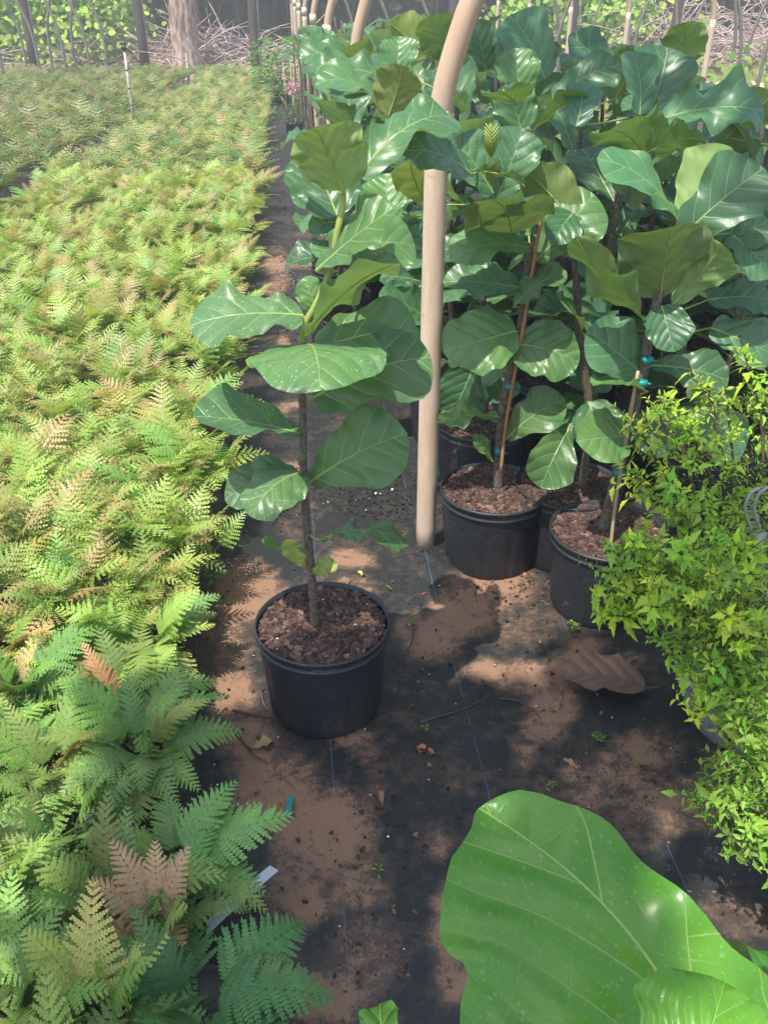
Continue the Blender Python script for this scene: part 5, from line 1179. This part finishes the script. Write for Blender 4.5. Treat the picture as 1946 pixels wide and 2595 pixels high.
def litter():
    b = B()
    for _ in range(2600):
        px = random.uniform(500, 1900); py = random.uniform(1050, 2650); p = at(px, py, .010)
        w = random.random(); k = (math.sin(px * .013 + 1) + math.sin(py * .017 + px * .004)) * .5
        if random.random() > .45 + .4 * k: continue
        if w < .04: chip(b, p, .0022, (.70, .68, .64))
        elif w < .8: chip(b, p, random.choice([.002, .003, .004, .006]), random.choice([(.03, .022, .018), (.045, .03, .022), (.07, .04, .028)]))
        else: chip(b, p, random.choice([.003, .004, .006]), (.16, .09, .06))
    for _ in range(900):   # dark bark crumbs and perlite on the cloth behind the lone fig
        px = random.gauss(900, 120); py = random.gauss(1255, 55); p = at(px, py, .011); chip(b, p, random.choice([.002, .003, .005]), (.03, .024, .02) if random.random() < .965 else (.5, .48, .45))
    for _ in range(130):
        px = random.gauss(770, 50); py = random.gauss(700, 24); chip(b, at(px, py, .011), .0025, (.5, .48, .45))
    for _ in range(420):
        px = random.uniform(700, 900); py = random.uniform(350, 1000); chip(b, at(px, py, .011), random.choice([.005, .008]), (.05, .035, .025))
    for _ in range(260):   # frayed crumbs round the mound and the pot feet
        px = random.gauss(1330, 70); py = random.gauss(1490, 40); chip(b, at(px, py, .012), random.choice([.002, .004, .006]), random.choice([(.04, .03, .025), (.09, .05, .035)]))
    ob('bark_litter', b.build('bark_litter', [M['chips']], True, smooth=False), label='crumbs of bark, soil and white perlite scattered over the path', cat='litter', kind='stuff')
litter()
def frayed():
    c = at(1085, 1412, .03); b = B()
    for _ in range(60):
        a = random.uniform(0, 6.28); r0 = random.uniform(.035, .05); l = random.uniform(.012, .04); p = c + Vector((math.cos(a) * r0, math.sin(a) * r0 * .8, .004)); q = p + Vector((math.cos(a + random.uniform(-.8, .8)) * l, math.sin(a + random.uniform(-.8, .8)) * l, random.uniform(-.012, .015)))
        b.tube([p, lerp(p, q, .5) + Vector((0, 0, random.uniform(0, .015))), q], .0006, 3, cap=False)
    for _ in range(70):
        p = at(random.gauss(1040, 60), random.gauss(1468, 14), .014); l = random.uniform(.01, .03); b.tube([p, p + Vector((random.uniform(-.5, .5) * l, -l, random.uniform(0, .01)))], .0006, 3, cap=False)
    ob('frayed_threads', b.build('frayed_threads', simple('fray', (.05, .05, .055), .5)), label='frayed black plastic threads where the post pierces the mat', cat='threads', kind='stuff')
frayed()

# ================================================================== ADDED TREE (unseen, behind the photographer), crown shaped to cast the dappled shade
def added_shade_tree():
    root = thing('tree', (-2.6, -3.4, 0), 'unseen leafy tree added behind the photographer to shade the near path', 'tree'); b = B()
    b.tube(catmull([Vector((0, 0, -.1)), Vector((.05, 0, 1.5)), Vector((.1, .1, 3.2)), Vector((.3, .4, 4.6)), Vector((.5, .8, 6.0))], 5), lambda t: .16 * (1.2 - .8 * t), 12, jitter=.05)
    for e in [(2.2, 2.6, 5.3), (3.6, 3.2, 5.4), (4.6, 5.4, 5.3), (1.6, 3.4, 5.2), (4.2, 6.6, 5.5), (0.4, 2.4, 5.2)]:
        E = Vector(e); b.tube(catmull([Vector((.15, .2, 3.6)), lerp(Vector((.15, .2, 3.6)), E, .5) + Vector((0, 0, .5)), E], 5), lambda t: .06 * (1.1 - t), 7)
    ob('trunk', b.build('trunk', M['twig']), root)
    c = B(); H = 5.2
    def over(px, py, z): # point of the crown that shades this spot
        g = at(px, py, z); k = (H + random.uniform(-.5, .5) - z) / SUN.z; return g + SUN * k
    zones = [(1000, 2250, 0, 620, 420, 900, .0), (400, 2400, .3, 380, 330, 480, .0), (1300, 1890, 0, 480, 140, 520, .0), (600, 1830, .2, 150, 110, 130, 0), (1650, 1750, .1, 260, 200, 200, 0), (1400, 2440, .95, 200, 130, 130, 0)]
    holes = [(1150, 2330, 60, 120), (1140, 1560, 160, 80), (620, 1480, 120, 90), (1250, 1500, 120, 50), (90, 2150, 120, 140), (380, 2080, 90, 60)]
    def leafc(p):
        q = proj(p - SUN * ((p.z - .93) / SUN.z))   # gaps in the crown above the huge corner leaf
        if q and (((q[0] - 1370) / 290) ** 2 + ((q[1] - 2110) / 85) ** 2 < 1 or ((q[0] - 1690) / 190) ** 2 + ((q[1] - 2300) / 150) ** 2 < 1): return
        s = random.uniform(.05, .10); n1 = (SUN + Vector((random.gauss(0, .4), random.gauss(0, .4), random.gauss(0, .3)))).normalized(); x = n1.orthogonal().normalized(); x = Matrix.Rotation(random.uniform(0, 6.28), 3, n1) @ x; y = n1.cross(x)
        c.add([p - root.location + q for q in (-x * s, -x * s * .3 + y * s * .55, x * s * .4 + y * s * .45, x * s, x * s * .4 - y * s * .45, -x * s * .3 - y * s * .55)], [(0, 1, 2, 3, 4, 5)], vary((.06, .12, .03), .2))
    for (cx, cy, z, rx, ry, n, _) in zones:
        for _ in range(n):
            px = cx + rx * random.uniform(-1, 1); py = cy + ry * random.uniform(-1, 1)
            if any(((px - hx) / hrx) ** 2 + ((py - hy) / hry) ** 2 < 1 for hx, hy, hrx, hry in holes): continue
            leafc(over(px, py, z))
    for _ in range(1500):  # over the right-hand figs
        g = row(random.uniform(1.15, 3.6), random.uniform(2.2, 6.5), 1.2); leafc(g + SUN * ((H + random.uniform(-.5, .5) - 1.2) / SUN.z))
    for _ in range(90):
        g = row(random.uniform(.8, 1.2), random.uniform(2.6, 5), 1.2); leafc(g + SUN * ((H + random.uniform(-.5, .5) - 1.2) / SUN.z))
    ob('crown', c.build('crown', M['far_leaf'], True, smooth=False), root)
added_shade_tree()
print('objects', len(sc.objects), 'faces', sum(len(m.polygons) for m in bpy.data.meshes))

# ================================================================== ADDED VEIL: thin volume that imitates veiling glare of the lens
def glare_veil():
    b = B(); b.box((2, 14, 5.2), 70, 66, 12.6); k = NT('glare_veil_volume')
    v = k.n('ShaderNodeVolumePrincipled'); v.inputs['Color'].default_value = (.97, .97, .92, 1); v.inputs['Density'].default_value = VEIL; v.inputs['Anisotropy'].default_value = .35
    k.l(v.outputs[0], k.out.inputs['Volume']); ob('glare_veil', b.build('glare_veil', k.m, smooth=False), label='thin bright volume added to imitate lens glare', kind='stuff')
VEIL = 0.0115
if VEIL: glare_veil()
